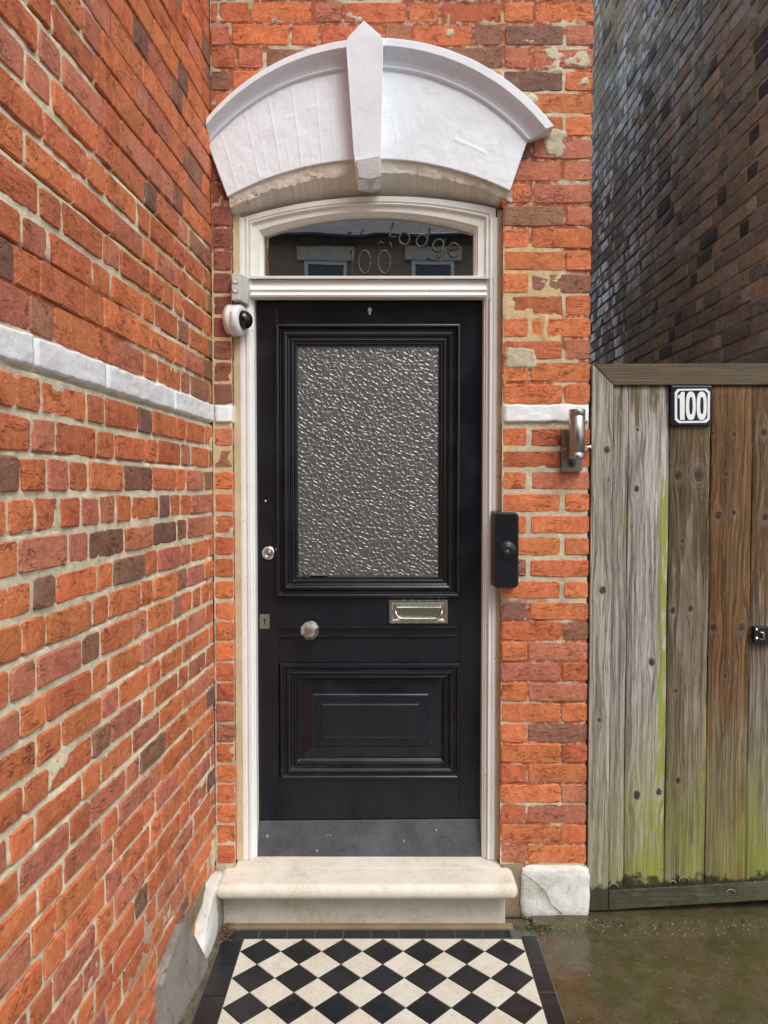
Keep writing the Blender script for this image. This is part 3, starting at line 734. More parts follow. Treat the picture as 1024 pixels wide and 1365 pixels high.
put('pull_handle', MB().tube(hp, [.004,.004,.0042,.0045,.005,.0055,.005,.0045,.0042,.004,.004], 10), M['letter_metal'], lp)
put('top_lip', MB().tube([(x0+.024, YD-.009, zc+.019), (x0+.032, YD-.010, zc+.016), (x1-.032, YD-.010, zc+.016), (x1-.024, YD-.009, zc+.019)], .003, 8), M['letter_metal'], lp)
# hallway behind the door
hall = put('hallway', MB().box(-.80, .70, 2.93, 4.40, .16, 3.2), None, None, kind='structure')
hall.data.flip_normals(); hall.data.materials.append(plain('hall_wall_paint', (.20,.20,.19), .9))
cur = thing('curtain', 'pale yellow curtain hanging inside behind the right half of the fanlight', 'curtain', (.22, 3.02, 2.4))
mbc = MB(); L = []
for zz in (2.30, 2.74): L.append([(.10+.40*i/60, 3.02+.022*math.sin(i*.62)+.01*math.sin(i*.23), zz) for i in range(61)])
mbc.rings(L, closed=False, smooth=True)
put('fabric', mbc, plain('curtain_cloth', (.62,.58,.36), .9), cur)

# ------------------------------------------------------------------ step
def stone(name, col, stain):
    b = NB(name); p = b.pos(); n1 = b.noise(p, 5, 5, .7, .6); n2 = b.noise(p, 46, 5, .75, .6); n3 = b.noise(p, 240, 2, .6)
    c = b.mix(b.mr(n1, .35, .7, 0, .75), col, b.mix(1., col, (.82,.76,.66), 'MULTIPLY'))
    c = b.mix(b.ma('MULTIPLY', b.ma('MULTIPLY', b.mr(n2, .46, .66), b.mr(n1, .42, .60), True), .65), c, stain)
    c = b.mix(b.mr(n3, .66, .74, 0, .5), c, (.2,.17,.13))
    return b.bsdf(Base_Color=c, Roughness=.62, Normal=b.bump(n2, .45, .0015))
M['stone'] = stone('step_stone', (.72,.70,.63), (.46,.37,.27)); M['riser'] = stone('riser_stone', (.62,.60,.53), (.33,.28,.20))
step = thing('door_step', 'cream stone doorstep with a rounded nosing below the black door', 'step', (-.06, 2.72, 0))
put('tread', MB().box(-.602, .478, 2.612, 2.765, .133, .188), M['stone'], step, bev=.0255, seg=6)
put('threshold', MB().box(XL+.002, XR-.002, 2.742, 2.96, .10, .1885), M['stone'], step, bev=.002)
put('riser', MB().box(-.592, .444, 2.70, 2.80, -.02, .134), M['riser'], step, bev=.003)
put('riser_foot', MB().box(-.585, .47, 2.672, 2.70, -.02, .006), M['brownrender'], step, bev=.004)
def smooth_all(o):
    for f in o.data.polygons: f.use_smooth = False
# ------------------------------------------------------------------ tiled path
def tile_mat(name, col, dark):
    b = NB(name); oi = b.n('ObjectInfo'); off = b.n('CombineXYZ', None, X=b.ma('MULTIPLY', oi.outputs['Random'], 9.)).outputs[0]
    p = b.pos((1,1,1), off); n1 = b.noise(p, 11, 5, .7, .5); n2 = b.noise(p, 90, 4, .7)
    c = b.mix(b.ma('MULTIPLY', oi.outputs['Random'], .35), col, b.mix(1., col, (.86,.82,.74) if not dark else (1.7,1.7,1.7), 'MULTIPLY'))
    if dark:
        c = b.mix(b.ma('MULTIPLY', b.mr(n1, .5, .7), .35), c, (.045,.048,.05)); c = b.mix(b.mr(n2, .68, .76, 0, .5), c, (.16,.15,.13))
    else:
        c = b.mix(b.mr(n1, .42, .66, 0, .6), c, (.50,.46,.34)); c = b.mix(b.mr(n2, .54, .70, 0, .6), c, (.34,.30,.22)); c = b.mix(b.mr(b.noise(p, 300, 2, .6), .62, .72, 0, .5), c, (.22,.19,.14))
    return b.bsdf(Base_Color=c, Roughness=b.mr(n1, .3, .7, .22, .45) if dark else b.mr(n1, .3, .7, .32, .55), Normal=b.bump(n2, .2, .001))
M['tile_b'] = tile_mat('black_tile', (.012,.013,.016), True); M['tile_w'] = tile_mat('cream_tile', (.66,.64,.565), False)
path = put('tiled_path', MB().box(-.578, .548, .0, 2.672, -.05, -.003), paint('grout', (.10,.095,.08), .9, (.5,.5,.4), .6, 0, 1.), None, kind='structure')
fx0, fx1, fy1 = -.498, .489, 2.612; d = (fx1-fx0)/7
def tile_mesh(poly, mat):
    n = len(poly); c = Vector((sum(p[0] for p in poly)/n, sum(p[1] for p in poly)/n))
    def shr(k): return [Vector(p)+(c-Vector(p)).normalized()*k for p in poly]
    a, bq = shr(.0024), shr(.0040)
    vs = [(p.x,p.y,-.004) for p in a]+[(p.x,p.y,-.0008) for p in a]+[(p.x,p.y,0) for p in bq]
    fs = [(k*n+i, k*n+(i+1)%n, (k+1)*n+(i+1)%n, (k+1)*n+i) for k in range(2) for i in range(n)]+[tuple(2*n+i for i in range(n))]
    me = bpy.data.meshes.new('tile'); me.from_pydata(vs, [], fs); me.materials.append(M[mat]); me.update(); return me
h_ = d/2
t_b = tile_mesh([(-h_,0),(0,-h_),(h_,0),(0,h_)], 'tile_b'); t_w = tile_mesh([(-h_,0),(0,-h_),(h_,0),(0,h_)], 'tile_w')
t_t = tile_mesh([(-h_,0),(0,-h_),(h_,0)], 'tile_w'); t_l = tile_mesh([(0,-h_),(h_,0),(0,h_)], 'tile_w'); t_r = tile_mesh([(0,h_),(-h_,0),(0,-h_)], 'tile_w')
t_c0 = tile_mesh([(0,0),(0,-h_),(h_,0)], 'tile_w'); t_c1 = tile_mesh([(0,0),(-h_,0),(0,-h_)], 'tile_w')
rt = random.Random(3)
def tl(me, x, y):
    o = bpy.data.objects.new('tile', me); COL.objects.link(o); o.parent = path; o.location = (x, y, rt.uniform(-.0005, .0007))
    o.rotation_euler = (rt.uniform(-.003,.003), rt.uniform(-.003,.003), 0)
nr_ = 17
for j in range(nr_):
    for i in range(7): tl(t_b, fx0+(i+.5)*d, fy1-(j+.5)*d)
for j in range(nr_+1):
    for i in range(8):
        if fy1-j*d < .2: continue
        top, lft, rgt = j == 0, i == 0, i == 7
        tl(t_c0 if top and lft else t_c1 if top and rgt else t_t if top else t_l if lft else t_r if rgt else t_w, fx0+i*d, fy1-j*d)
def rect_tile(w, h): return tile_mesh([(-w/2,-h/2),(w/2,-h/2),(w/2,h/2),(-w/2,h/2)], 'tile_b')
bw0 = fx0+.575; bw1 = .545-fx1
m1_ = rect_tile(.1005, .052); nb = 10
for i in range(nb+1): 
    xc_ = fx0-.03+.1005*i+.03
    if xc_ < .50: tl(m1_, xc_, fy1+.027)
tl(rect_tile(.05, .052), -.575+.028, fy1+.027)
ml, mr_ = rect_tile(bw0-.002, .150), rect_tile(bw1-.002, .150)
for j in range(15): tl(ml, -.575+bw0/2, fy1-.075-j*.1505); tl(mr_, .545-bw1/2, fy1-.055-j*.1505)

# ------------------------------------------------------------------ ground
b = NB('wet_mossy_concrete'); p = b.pos(); n1 = b.noise(p, 2.6, 5, .65, .5); n2 = b.noise(p, 13, 5, .7, .3); n3 = b.noise(p, 150, 3, .7); n4 = b.noise(b.pos((1,1,1),(5,3,0)), 4, 4, .6)
c = b.mix(b.mr(n1, .30, .70), (.042,.048,.013), (.075,.056,.027)); c = b.mix(b.mr(n4, .46, .74, 0, .7), c, (.12,.06,.04))
c = b.mix(b.mr(n2, .44, .80, 0, .6), c, (.13,.12,.085)); c = b.mix(b.mr(n3, .62, .72, 0, .6), c, (.20,.18,.13)); c = b.mix(b.mr(b.noise(b.pos(), 45, 4, .7), .30, .46, .55, 0), c, (.022,.022,.010)); c = b.mix(b.mr(n3, .27, .36, .6, 0), c, (.015,.014,.008))
M['concrete'] = b.bsdf(Base_Color=c, Roughness=b.mr(n1, .38, .62, .07, .30), Specular_IOR_Level=.6, Normal=b.bump(b.ma('ADD', n2, b.ma('MULTIPLY', n3, .5)), .22, .002))
b = NB('damp_soil'); p = b.pos(); n1 = b.noise(p, 20, 5, .7); n2 = b.noise(p, 160, 3, .7)
c = b.mix(b.mr(n1, .35, .65), (.075,.065,.04), (.17,.14,.09)); c = b.mix(b.mr(n2, .6, .7, 0, .7), c, (.30,.27,.2)); c = b.mix(b.mr(n2, .3, .4, .7, 0), c, (.02,.018,.012))
M['soil'] = b.bsdf(Base_Color=c, Roughness=.85, Normal=b.bump(b.ma('ADD', n1, n2), .9, .008))
b = NB('asphalt'); p = b.pos(); n = b.noise(p, 90, 3, .7); M['asphalt'] = b.bsdf(Base_Color=b.mix(n, (.035,.035,.037), (.075,.073,.07)), Roughness=.7, Normal=b.bump(n, .5, .004))
b = NB('paving'); p = b.pos(); n = b.noise(p, 8, 4, .7); M['paving'] = b.bsdf(Base_Color=b.mix(n, (.16,.15,.135), (.27,.255,.23)), Roughness=.7)
def sheet(name, x0, x1, y0, y1, z, mat, amp=0, step=.02, fn=None):
    m = max(2, int((x1-x0)/step)); n = max(2, int((y1-y0)/step))
    X, Y = np.meshgrid(np.linspace(x0, x1, m), np.linspace(y0, y1, n)); Z = z+amp*(fnoise(X*9, Y*9, 4)-.5)
    if fn: Z = Z+fn(X, Y)
    return put(name, grid_mesh(name, np.stack([X, Y, Z], -1).reshape(-1,3), n, m), mat, None, kind='structure')
sheet('ground', -200, 200, -200, 200, -.14, M['asphalt'], 0, 40)
sheet('concrete_path', .547, 1.62, -.4, 7.2, -.006, M['concrete'], .008, .018, lambda X, Y: .016*np.clip((Y-2.62)/.1, 0, 1)*np.clip((3.2-Y)*4, 0, 1)+.014*np.clip((X-.85)/.7, 0, 1)*np.clip((Y-2.2)/.5, 0, 1))
sheet('soil_strip', -.76, -.572, -.4, 2.72, -.004, M['soil'], .016, .012, lambda X, Y: .012*np.clip((-X-.58)/.04, 0, 1))
sheet('soil_under_step', -.60, .60, 2.655, 2.80, -.010, M['soil'], .010, .012)
sheet('front_yard', -6, 8, -2.4, -.3, -.012, M['paving'], .004, .1)
sheet('pavement', -30, 30, -4.4, -2.5, -.02, M['paving'], 0, 1.)
sheet('road', -60, 60, -10.5, -4.4, -.134, M['asphalt'], 0, 2.)
# grit and flakes along the gate and the step
def grit(name, n, fx, mat, seed, s0=.0012, s1=.004):
    r = random.Random(seed); mb = MB()
    for _ in range(n):
        x, y, z = fx(r); s = r.uniform(s0, s1); a = r.uniform(0, 3.1)
        vs = [(x+s*math.cos(a+q)*r.uniform(.6,1.2), y+s*math.sin(a+q)*r.uniform(.6,1.2), z) for q in (0,1.57,3.14,4.71)]+[(x, y, z+s*.8)]
        mb.add(vs, [(0,1,4),(1,2,4),(2,3,4),(3,0,4)])
    return put(name, mb, mat, None, kind='stuff')
g1m = plain('pale_grit', (.34,.30,.23), .9); g2m = plain('dark_litter', (.05,.04,.025), .9)
o = grit('grit', 420, lambda r: (lambda x: (x, 2.74-abs(r.gauss(0, .055))-.01, .008+.010*min(1, max(0, (x-.85)/.7))))(r.uniform(.50, 1.6)), g1m, 1, .0008, .0034); o['label'] = 'pale grit washed up along the bottom of the gate'; o['category'] = 'grit'
o = grit('grit', 120, lambda r: (r.uniform(.56, 1.55), r.uniform(2.0, 2.75), .004), g1m, 2, .001, .0028); o['label'] = 'scattered pale specks on the wet mossy concrete'; o['category'] = 'grit'
o = grit('grit', 900, lambda r: (lambda x: (x, 2.745-abs(r.gauss(0, .030)), .009+.012*min(1, max(0, (x-.85)/.7))))(r.uniform(.77, 1.6)), plain('dark_wet_crumbs', (.05,.038,.02), .8), 21, .001, .005); o['label'] = 'dark wet crumbs of dirt banked under the gate'; o['category'] = 'dirt'
def twig(r):
    x = r.gauss(-.575, .02); y = 2.64+r.gauss(0, .03); return (x, y, .006)
mb = MB(); r = random.Random(4)
for _ in range(70):
    x, y, z = twig(r); a = r.uniform(0, 6.3); l = r.uniform(.008, .03); mb.tube([(x, y, z+r.uniform(0,.012)), (x+l*.5*math.cos(a), y+l*.5*math.sin(a), z+r.uniform(0,.016)), (x+l*math.cos(a+.3), y+l*math.sin(a+.3), z+r.uniform(0,.01))], r.uniform(.0006,.0016), 4)
o = put('leaf_litter', mb, plain('dry_twigs', (.16,.10,.06), .9), None, kind='stuff'); o['label'] = 'dry twigs and leaf litter caught in the corner beside the step'; o['category'] = 'leaf litter'
o = grit('grit', 260, lambda r: (r.uniform(-.66, -.575), r.uniform(2.0, 2.66), .008), g2m, 7, .001, .004); o['label'] = 'dark crumbs of soil and moss beside the tiled path'; o['category'] = 'soil'
# moss tuft right of the step
mb = MB(); r = random.Random(9)
for _ in range(420):
    x = r.gauss(.555, .030); y = r.gauss(2.672, .014); a = r.uniform(0, 6.3); h = r.uniform(.003,.009)
    mb.add([(x-.0015,y,.002),(x+.0015,y,.002),(x+.004*math.cos(a),y+.004*math.sin(a),.003+h)], [(0,1,2)])
o = put('moss', mb, plain('moss_green', (.055,.075,.018), .9), None, kind='stuff'); o['label'] = 'small green moss tuft at the corner of the tiles by the step'; o['category'] = 'moss'

# ------------------------------------------------------------------ plinth of the left wall
plinth = thing('wall_plinth', 'grey rendered plinth and whitewashed corner stone at the foot of the left brick wall', 'plinth', (-.64, 2.2, 0))
def lx(Y): return XC+MS*(Y-YC)
V0 = [];
Ls = []
for Y, zt, ft in ((2.125,.165,.048),(2.17,.195,.05),(2.30,.238,.055),(2.36,.215,.06),(2.485,.03,.062)):
    x = lx(Y); Ls.append([(x-.06, Y, -.02), (x-.06, Y, zt), (x+.014, Y, zt), (x+.024, Y, zt-.008), (x+ft, Y, -.02)])
put('render_skirt', MB().rings(Ls, True, True), M['render'], plinth, bev=.004)
put('white_skirt', MB().rings([[(lx(Y)-.03, Y, -.02), (lx(Y)-.03, Y, zt), (lx(Y)+.010, Y, zt), (lx(Y)+.022, Y, -.02)] for Y, zt in ((.86,.06),(2.06,.065),(2.12,.05))], True, True), M['quoin'], plinth, bev=.006)
o = lump('corner_stone', -.665, -.592, 2.44, 2.74, -.02, .185, M['quoin'], plinth, 15, .006)
for v in o.data.vertices:        # slope the near end down
    wy = v.co.y+plinth.location.y*0
    t = max(0, min(1, (2.58-v.co.y)/.16)); v.co.z = v.co.z*(1-.85*t) ; v.co.x -= .012*t
lump('corner_render', -.625, -.588, 2.62, 2.75, -.02, .165, M['render'], plinth, 19, .003)
put('broken_edge', MB().prism([(-.665,.20),(-.628,.215),(-.628,.16),(-.645,.12),(-.665,.13)], 2.38, 2.60), M['hole'] if False else M['brownrender'], plinth, bev=.004)

# ------------------------------------------------------------------ dark gable wall of the neighbour
SW = Wall(1.60, 7.2, -math.pi/2)            # faces -x; u runs toward the camera
stockw = thing('brick_wall', 'tall dark brown stock brick wall rising behind the wooden gate', 'wall', (1.65, 5.0, 0))
bs = []; rs = random.Random(31); kz = 0; z = 0.0
while z < 6.4:
    ch = .0755; u = -.02-(0 if kz % 2 else .055)+rs.uniform(-.01, .01); st = True
    while u < 4.42:
        w = (.190 if st else .092)+rs.uniform(-.008,.008)
        if z > 1.7:
            r_ = rs.random(); cc = (.40,.355,.235) if r_ < .38 else (.30,.28,.205) if r_ < .68 else (.52,.42,.25) if r_ < .82 else (.07,.064,.056) if r_ < .91 else (.48,.47,.38)
            lm = rs.uniform(.75, 1.25); cc = tuple(x*lm*rs.uniform(.97, 1.03) for x in cc)
            bs.append((max(u,0), min(u+w-.008, 4.42), z+rs.uniform(-.001,.001), z+ch-.0125, cc, rs.uniform(-.002, .004)))
        u += w; st = not st
    z += ch; kz += 1
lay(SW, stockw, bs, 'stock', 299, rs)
mortar(SW, stockw, 0, 4.42, 0, 6.4, .02, lambda U, Z: .0034-.004*(fnoise(U*25, Z*25, 3)-.5), lambda U, Z: np.array([.62,.57,.42])*(.5+.9*fnoise(U*6, Z*6, 14)[..., None]))
put('wall_core', MB().box(1.62, 4.5, 2.80, 7.4, 0, 6.4), plain('stock_brick_core', (.10,.085,.065), .9), stockw)
put('wall_end', MB().box(1.602, 1.62, 2.79, 2.80, 0, 6.4), plain('stock_brick_end', (.10,.085,.065), .9), stockw)
# body of the house behind the red walls
hb = thing('house', 'plain upper storeys of the red brick house above and behind the door wall', 'house', (-2, 5, 0))
hm = plain('plain_red_brickwork', (.34,.12,.07), .9)
put('upper_wall', MB().box(-4, .745, 2.775, 7.4, 3.66, 4.4), hm, hb)
put('rear_block', MB().box(-4, .745, 4.42, 7.4, 0, 3.655), hm, hb)
put('bay_block', MB().add([(lx(.85)-.03,.85,0),(lx(2.76)-.03,2.76,0),(-4,2.76,0),(-4,.85,0),(lx(.85)-.03,.85,4.4),(lx(2.76)-.03,2.76,4.4),(-4,2.76,4.4),(-4,.85,4.4)], [(0,1,2,3),(4,5,6,7),(0,1,5,4),(1,2,6,5),(2,3,7,6),(3,0,4,7)]), hm, hb)
put('side_panel', MB().box(.70, .735, 2.93, 4.42, 0, 3.655), hm, hb)

# ------------------------------------------------------------------ gate
def wood(name, top, grey, brown=0., moss=.3, seed=0, knots=(), zsplit=None, xmoss=None, bottom_dark=.10):
    b = NB(name); off = (seed*1.37, 0, seed*.71); p = b.pos((1,1,1), off)
    sh = None
    for kx, kz_, kr in knots:
        v = b.n('VectorMath', {'operation':'SUBTRACT'}, _0=b.pos(), _1=(kx, 0, kz_)).outputs[0]
        w_ = b.n('VectorMath', {'operation':'MULTIPLY'}, _0=v, _1=(.42/kr, 0, .17/kr)).outputs[0]
        L2 = b.ma('POWER', b.n('VectorMath', {'operation':'LENGTH'}, _0=w_).outputs['Value'], 2.)
        f = b.ma('MULTIPLY', b.ma('DIVIDE', 1., b.ma('EXPONENT', L2)), -.85)
        t_ = b.ma('MULTIPLY', b.n('SeparateXYZ', None, Vector=v).outputs[0], f)
        sh = t_ if sh is None else b.ma('ADD', sh, t_)
    wob = b.ma('MULTIPLY', b.ma('SUBTRACT', b.noise(b.pos((5,1,1.7), off), 1.3, 3, .6), .5), .035)
    sh = wob if sh is None else b.ma('ADD', sh, wob)
    wp = b.n('VectorMath', {'operation':'ADD'}, _0=p, _1=b.n('CombineXYZ', None, X=sh).outputs[0]).outputs[0]
    def gp(sc): return b.n('VectorMath', {'operation':'MULTIPLY'}, _0=wp, _1=sc).outputs[0]
    pg = gp((62,1,1.6))
    g = b.n('TexNoise', None, Vector=pg, Scale=1.6, Detail=5, Roughness=.62, Distortion=.9).outputs[0]
    g2 = b.noise(gp((230,1,9)), 1.3, 4, .75); blot = b.noise(b.pos((7,1,1.6), off), 1.2, 4, .6, .5)
    c = b.mix(b.mr(g, .40, .60), b.mix(1., grey, (1.25,1.25,1.25), 'MULTIPLY'), b.mix(1., grey, (.46,.42,.38), 'MULTIPLY'))
    tb = b.mix(b.mr(g, .40, .60), b.mix(1., top, (1.15,1.15,1.1), 'MULTIPLY'), b.mix(1., top, (.42,.36,.30), 'MULTIPLY'))
    zc = b.n('SeparateXYZ', None, Vector=b.pos()).outputs; X_, Z_ = zc[0], zc[2]
    if zsplit is not None:
        c = b.mix(b.mr(b.ma('ADD', Z_, b.ma('MULTIPLY', b.ma('SUBTRACT', b.noise(b.pos((22,1,1.2), off), 1.3, 3, .6), .5), 1.1)), zsplit-.05, zsplit+.05), c, tb)
    c = b.mix(b.ma('MULTIPLY', b.mr(blot, .45, .62), brown), c, tb)
    c = b.mix(b.mr(g2, .58, .68, 0, .6), c, b.mix(1., grey, (1.6,1.6,1.6), 'MULTIPLY'))
    c = b.mix(b.mr(g2, .34, .44, .65, 0), c, (.04,.03,.02))
    st_ = b.noise(gp((95,1,2.6)), 1.2, 6, .75, .5); rg_ = b.mr(b.ma('SINE', b.n('SeparateXYZ', None, Vector=gp((520,1,1))).outputs[0]), .2, 1); c = b.mix(b.ma('MULTIPLY', rg_, .15), c, b.mix(1., grey, (.40,.32,.25), 'MULTIPLY')); c = b.mix(b.mr(st_, .36, .46, .6, 0), c, b.mix(1., grey, (.30,.25,.20), 'MULTIPLY'))
    # moss and algae rising from the foot of the boards and along joints
    mz = b.mr(b.ma('ADD', Z_, b.ma('MULTIPLY', b.noise(b.pos((14,1,3), off), 1.4, 4, .65), .55)), .46, 1.08, 1, 0)
    mf = b.ma('MULTIPLY', mz, b.mr(b.noise(b.pos((20,1,5)), 1.2, 3, .6), .32, .55, .35, 1))
    if xmoss:
        for x0, wd, za, zb in xmoss:
            f = b.mr(b.ma('ABSOLUTE', b.ma('SUBTRACT', X_, x0)), wd*.35, wd, 1, 0)
            f = b.ma('MULTIPLY', f, b.ma('MULTIPLY', b.mr(Z_, za, za+.1), b.mr(Z_, zb-.15, zb, 1, 0)), True)
            f = b.ma('MULTIPLY', f, b.mr(b.noise(b.pos((40,1,9), off), 1.1, 3, .6), .38, .56, .1, 1), True)
            mf = b.ma('MAXIMUM', mf, b.ma('MULTIPLY', f, 1.1))
    c = b.mix(b.ma('MULTIPLY', mf, moss*2.1, True), c, b.mix(b.mr(g, .3, .7), (.33,.37,.06), (.20,.21,.06)))
    dz = b.mr(b.ma('ADD', Z_, b.ma('MULTIPLY', b.ma('SUBTRACT', b.noise(b.pos((1,1,1)), 17, 4, .7), .5), .20)), bottom_dark-.01, bottom_dark+.015, 1, 0)
    c = b.mix(b.ma('MULTIPLY', dz, .88), c, (.022,.021,.010))
    h = b.ma('ADD', g, b.ma('MULTIPLY', g2, .7))
    for kx, kz_, kr in knots:
        v = b.n('VectorMath', {'operation':'SUBTRACT'}, _0=b.pos(), _1=(kx, 0, kz_)).outputs[0]
        v = b.n('VectorMath', {'operation':'MULTIPLY'}, _0=v, _1=(1/kr, 0, .8/kr)).outputs[0]
        nn = b.ma('MULTIPLY', b.ma('SUBTRACT', b.noise(b.pos(), 70, 2), .5), .7)
        L_ = b.ma('ADD', b.n('VectorMath', {'operation':'LENGTH'}, _0=v).outputs['Value'], nn)
        ringf = b.mr(L_, .9, 2.6, .45, 0)
        c = b.mix(ringf, c, b.mix(b.mr(b.ma('SINE', b.ma('MULTIPLY', L_, 9.)), -1, 1), b.mix(1., grey, (.5,.42,.36), 'MULTIPLY'), grey))
        kf = b.mr(L_, .75, 1.05, 1, 0)
        c = b.mix(b.ma('MULTIPLY', kf, .92), c, b.mix(b.mr(L_, .0, .9), (.02,.014,.01), (.075,.05,.035)))
        h = b.ma('SUBTRACT', h, b.ma('MULTIPLY', b.mr(L_, .8, 1.05, 1, 0), .8))
    return b.bsdf(Base_Color=c, Roughness=.8, Specular_IOR_Level=.3, Normal=b.bump(h, .75, .0035))
gate = thing('wooden_gate', 'weathered vertical board side gate with green algae and a black house number plate on it', 'gate', (1.18, 2.76, .02))
YG = 2.755
G = lambda x, y, Y=YG: (P(x, y, Y).x, P(x, y, Y).z)
def X_(px): return (px-512)*YG/(F*(CP))
def KN(*l): return [(G(x, y)[0], G(x, y)[1], r) for x, y, r in l]
wS = wood('silver_grey_stile', (.20,.16,.10), (.37,.345,.305), 0, .16, 1, KN((809,600,.011),(803,787,.013),(811,640,.004),(799,960,.007)), None, [(P(833,690,YG).x,.010,1.45,1.62)])
zt0, zt1 = zpx(513.5, YG), zpx(485, YG)
zfb = lambda x: .030+.028*(x-.757)/.84          # top line of the gap under the gate rises to the right
xs_in = X_(816)
XG0 = .7605
put('stile', MB().prism([(XG0, .018), (xs_in, .020), (xs_in, zt0), (XG0+.003, zt1-.002), (XG0, zt1-.006)], YG, YG+.045), wS, gate, bev=.002)
wT = wood('brown_top_rail', (.13,.105,.060), (.115,.10,.065), .6, .0, 2, (), None, None, -1)
m_, n_ = None, None
tr_ = put('top_rail', MB().prism([(XG0+.005, zt1), (1.598, zt1+.002), (1.598, zt0+.003), (xs_in+.001, zt0+.001)], YG-.001, YG+.045), wood('rail_wood', (.14,.11,.06), (.12,.105,.07), .5, 0, 6, (), None, None, -1), gate, bev=.002)
# horizontal grain for rails: rotate coordinates by swapping axes inside a separate material
def rail_wood(name, ca, cb, wet=False):
    b = NB(name); g = b.n('TexNoise', None, Vector=b.pos((2.2,1,90)), Scale=1.6, Detail=5, Roughness=.6, Distortion=.6).outputs[0]
    g2 = b.noise(b.pos((5,1,300)), 1.2, 3, .6); n = b.noise(b.pos(), 16, 4, .7)
    c = b.mix(b.mr(g, .35, .65), ca, cb); c = b.mix(b.mr(g2, .62, .72, 0, .5), c, b.mix(1., ca, (1.7,1.6,1.5), 'MULTIPLY'))
    if wet: c = b.mix(b.mr(n, .45, .6, 0, .8), c, (.035,.034,.018)); c = b.mix(b.mr(b.noise(b.pos((1,1,1),(3,0,3)), 5, 3), .55, .66, 0, .6), c, (.10,.105,.055))
    return b.bsdf(Base_Color=c, Roughness=.6 if wet else .75, Normal=b.bump(b.ma('ADD', g, g2), .7, .003))
tr_.data.materials[0] = rail_wood('top_rail_wood', (.125,.095,.052), (.065,.050,.028))
edges = [816.6, 838, 893, 948, 1004, 1060, 1098]
cfg = [
 dict(top=(.17,.15,.09), grey=(.34,.32,.285), brown=.15, moss=.22, seed=3, knots=(), zsplit=1.95, xmoss=[(X_(833),.012,1.35,1.62)]),
 dict(top=(.19,.15,.095), grey=(.43,.41,.38), brown=.05, moss=.5, seed=4, knots=KN((850,652,.010),(851,573,.006),(870,884,.013),(850,1062,.014),(880,1058,.012),(844,702,.003)), zsplit=1.93, xmoss=[(X_(887),.026,.15,1.70)]),
 dict(top=(.145,.105,.058), grey=(.27,.225,.18), brown=.6, moss=.30, seed=5, knots=KN((905,634,.015),(933,634,.022),(898,815,.010),(922,812,.011),(911,722,.007),(902,922,.006),(905,1042,.010)), zsplit=1.35, xmoss=[(X_(945),.010,.2,.9)]),
 dict(top=(.19,.105,.045), grey=(.23,.175,.13), brown=.9, moss=.24, seed=7, knots=KN((980,579,.007),(952,578,.006),(969,632,.007),(959,688,.013),(980,684,.009),(952,838,.012),(990,838,.013),(968,902,.007)), zsplit=.75, xmoss=[(X_(998),.012,.1,.55)]),
 dict(top=(.18,.11,.05), grey=(.29,.26,.225), brown=.5, moss=.45, seed=8, knots=KN((1020,577,.012),(1022,690,.014)), zsplit=1.15, xmoss=None),
 dict(top=(.19,.13,.07), grey=(.25,.22,.18), brown=.5, moss=.4, seed=9, knots=(), zsplit=1.2, xmoss=None)]
rb_z0, rb_z1 = zpx(1213, YG), zpx(1187, YG)
rg = random.Random(2)
for i in range(6):
    a, c_ = X_(edges[i]), X_(edges[i+1])
    mt = wood('gate_board_%s' % 'abcdef'[i], bottom_dark=.135, **cfg[i])
    w_ = c_-a; yb = YG+.011+rg.uniform(-.001, .001)
    nz = 40; L = []
    for q in range(nz+1):
        zz = .05+(zt0+.01-.05)*q/nz; wob = .0012*math.sin(q*.4+i*2)
        L.append([(a+.0014+wob, yb+.003, zz), (a+.005+wob, yb, zz), (a+w_*.5, yb-.0005, zz), (c_-.005+wob, yb+.0003, zz), (c_-.0014+wob, yb+.003, zz), (c_-.0014+wob, yb+.02, zz), (a+.0014+wob, yb+.02, zz)])
    put('board', MB().rings(L, True, True, True), mt, gate)
put('end_stile', MB().box(X_(1098)+.001, 1.597, YG, YG+.045, .05, zt0), wS, gate, bev=.002)
put('bottom_rail', MB().prism([(xs_in+.001, rb_z0), (1.597, zpx(1196, YG)), (1.597, zpx(1168, YG)), (X_(1024), zpx(1175, YG)), (xs_in+.001, rb_z1)], YG-.002, YG+.030), rail_wood('wet_bottom_rail_wood', (.085,.08,.045), (.05,.045,.026), True), gate, bev=.003)
M['fungus'] = plain('pale_fungus', (.24,.23,.16), .9)
for px, py, s in ((912,1174,7),(897,1177,4),(974,1190,6),(818,1182,6)):
    c0 = P(px, py, YG-.004 if py > 1180 else YG+.004); s *= .0026
    mb = MB().tube([(c0.x+s*math.cos(t), c0.y, c0.z+s*.8*math.sin(t)) for t in [math.pi*(-.05+1.1*q/9) for q in range(10)]], .0022, 6)
    put('fungus_ring', mb, M['fungus'], gate)
mb = MB(); r = random.Random(12)
for _ in range(900):                 # crumbs of dirt and moss lying on the bottom rail
    x = r.uniform(xs_in, 1.55); s = r.uniform(.0015, .0045); z = rb_z1+(x-xs_in)*.052+abs(r.gauss(0, .006))
    y = YG+r.uniform(-.001, .010); a = r.uniform(0, 3)
    mb.add([(x-s,y,z),(x+s*math.cos(a),y-s*.5,z),(x+s,y,z),(x,y,z+s)], [(0,1,3),(1,2,3),(2,0,3)])
put('rail_debris', mb, plain('wet_moss_crumbs', (.03,.03,.012), .9), gate, kind='stuff')
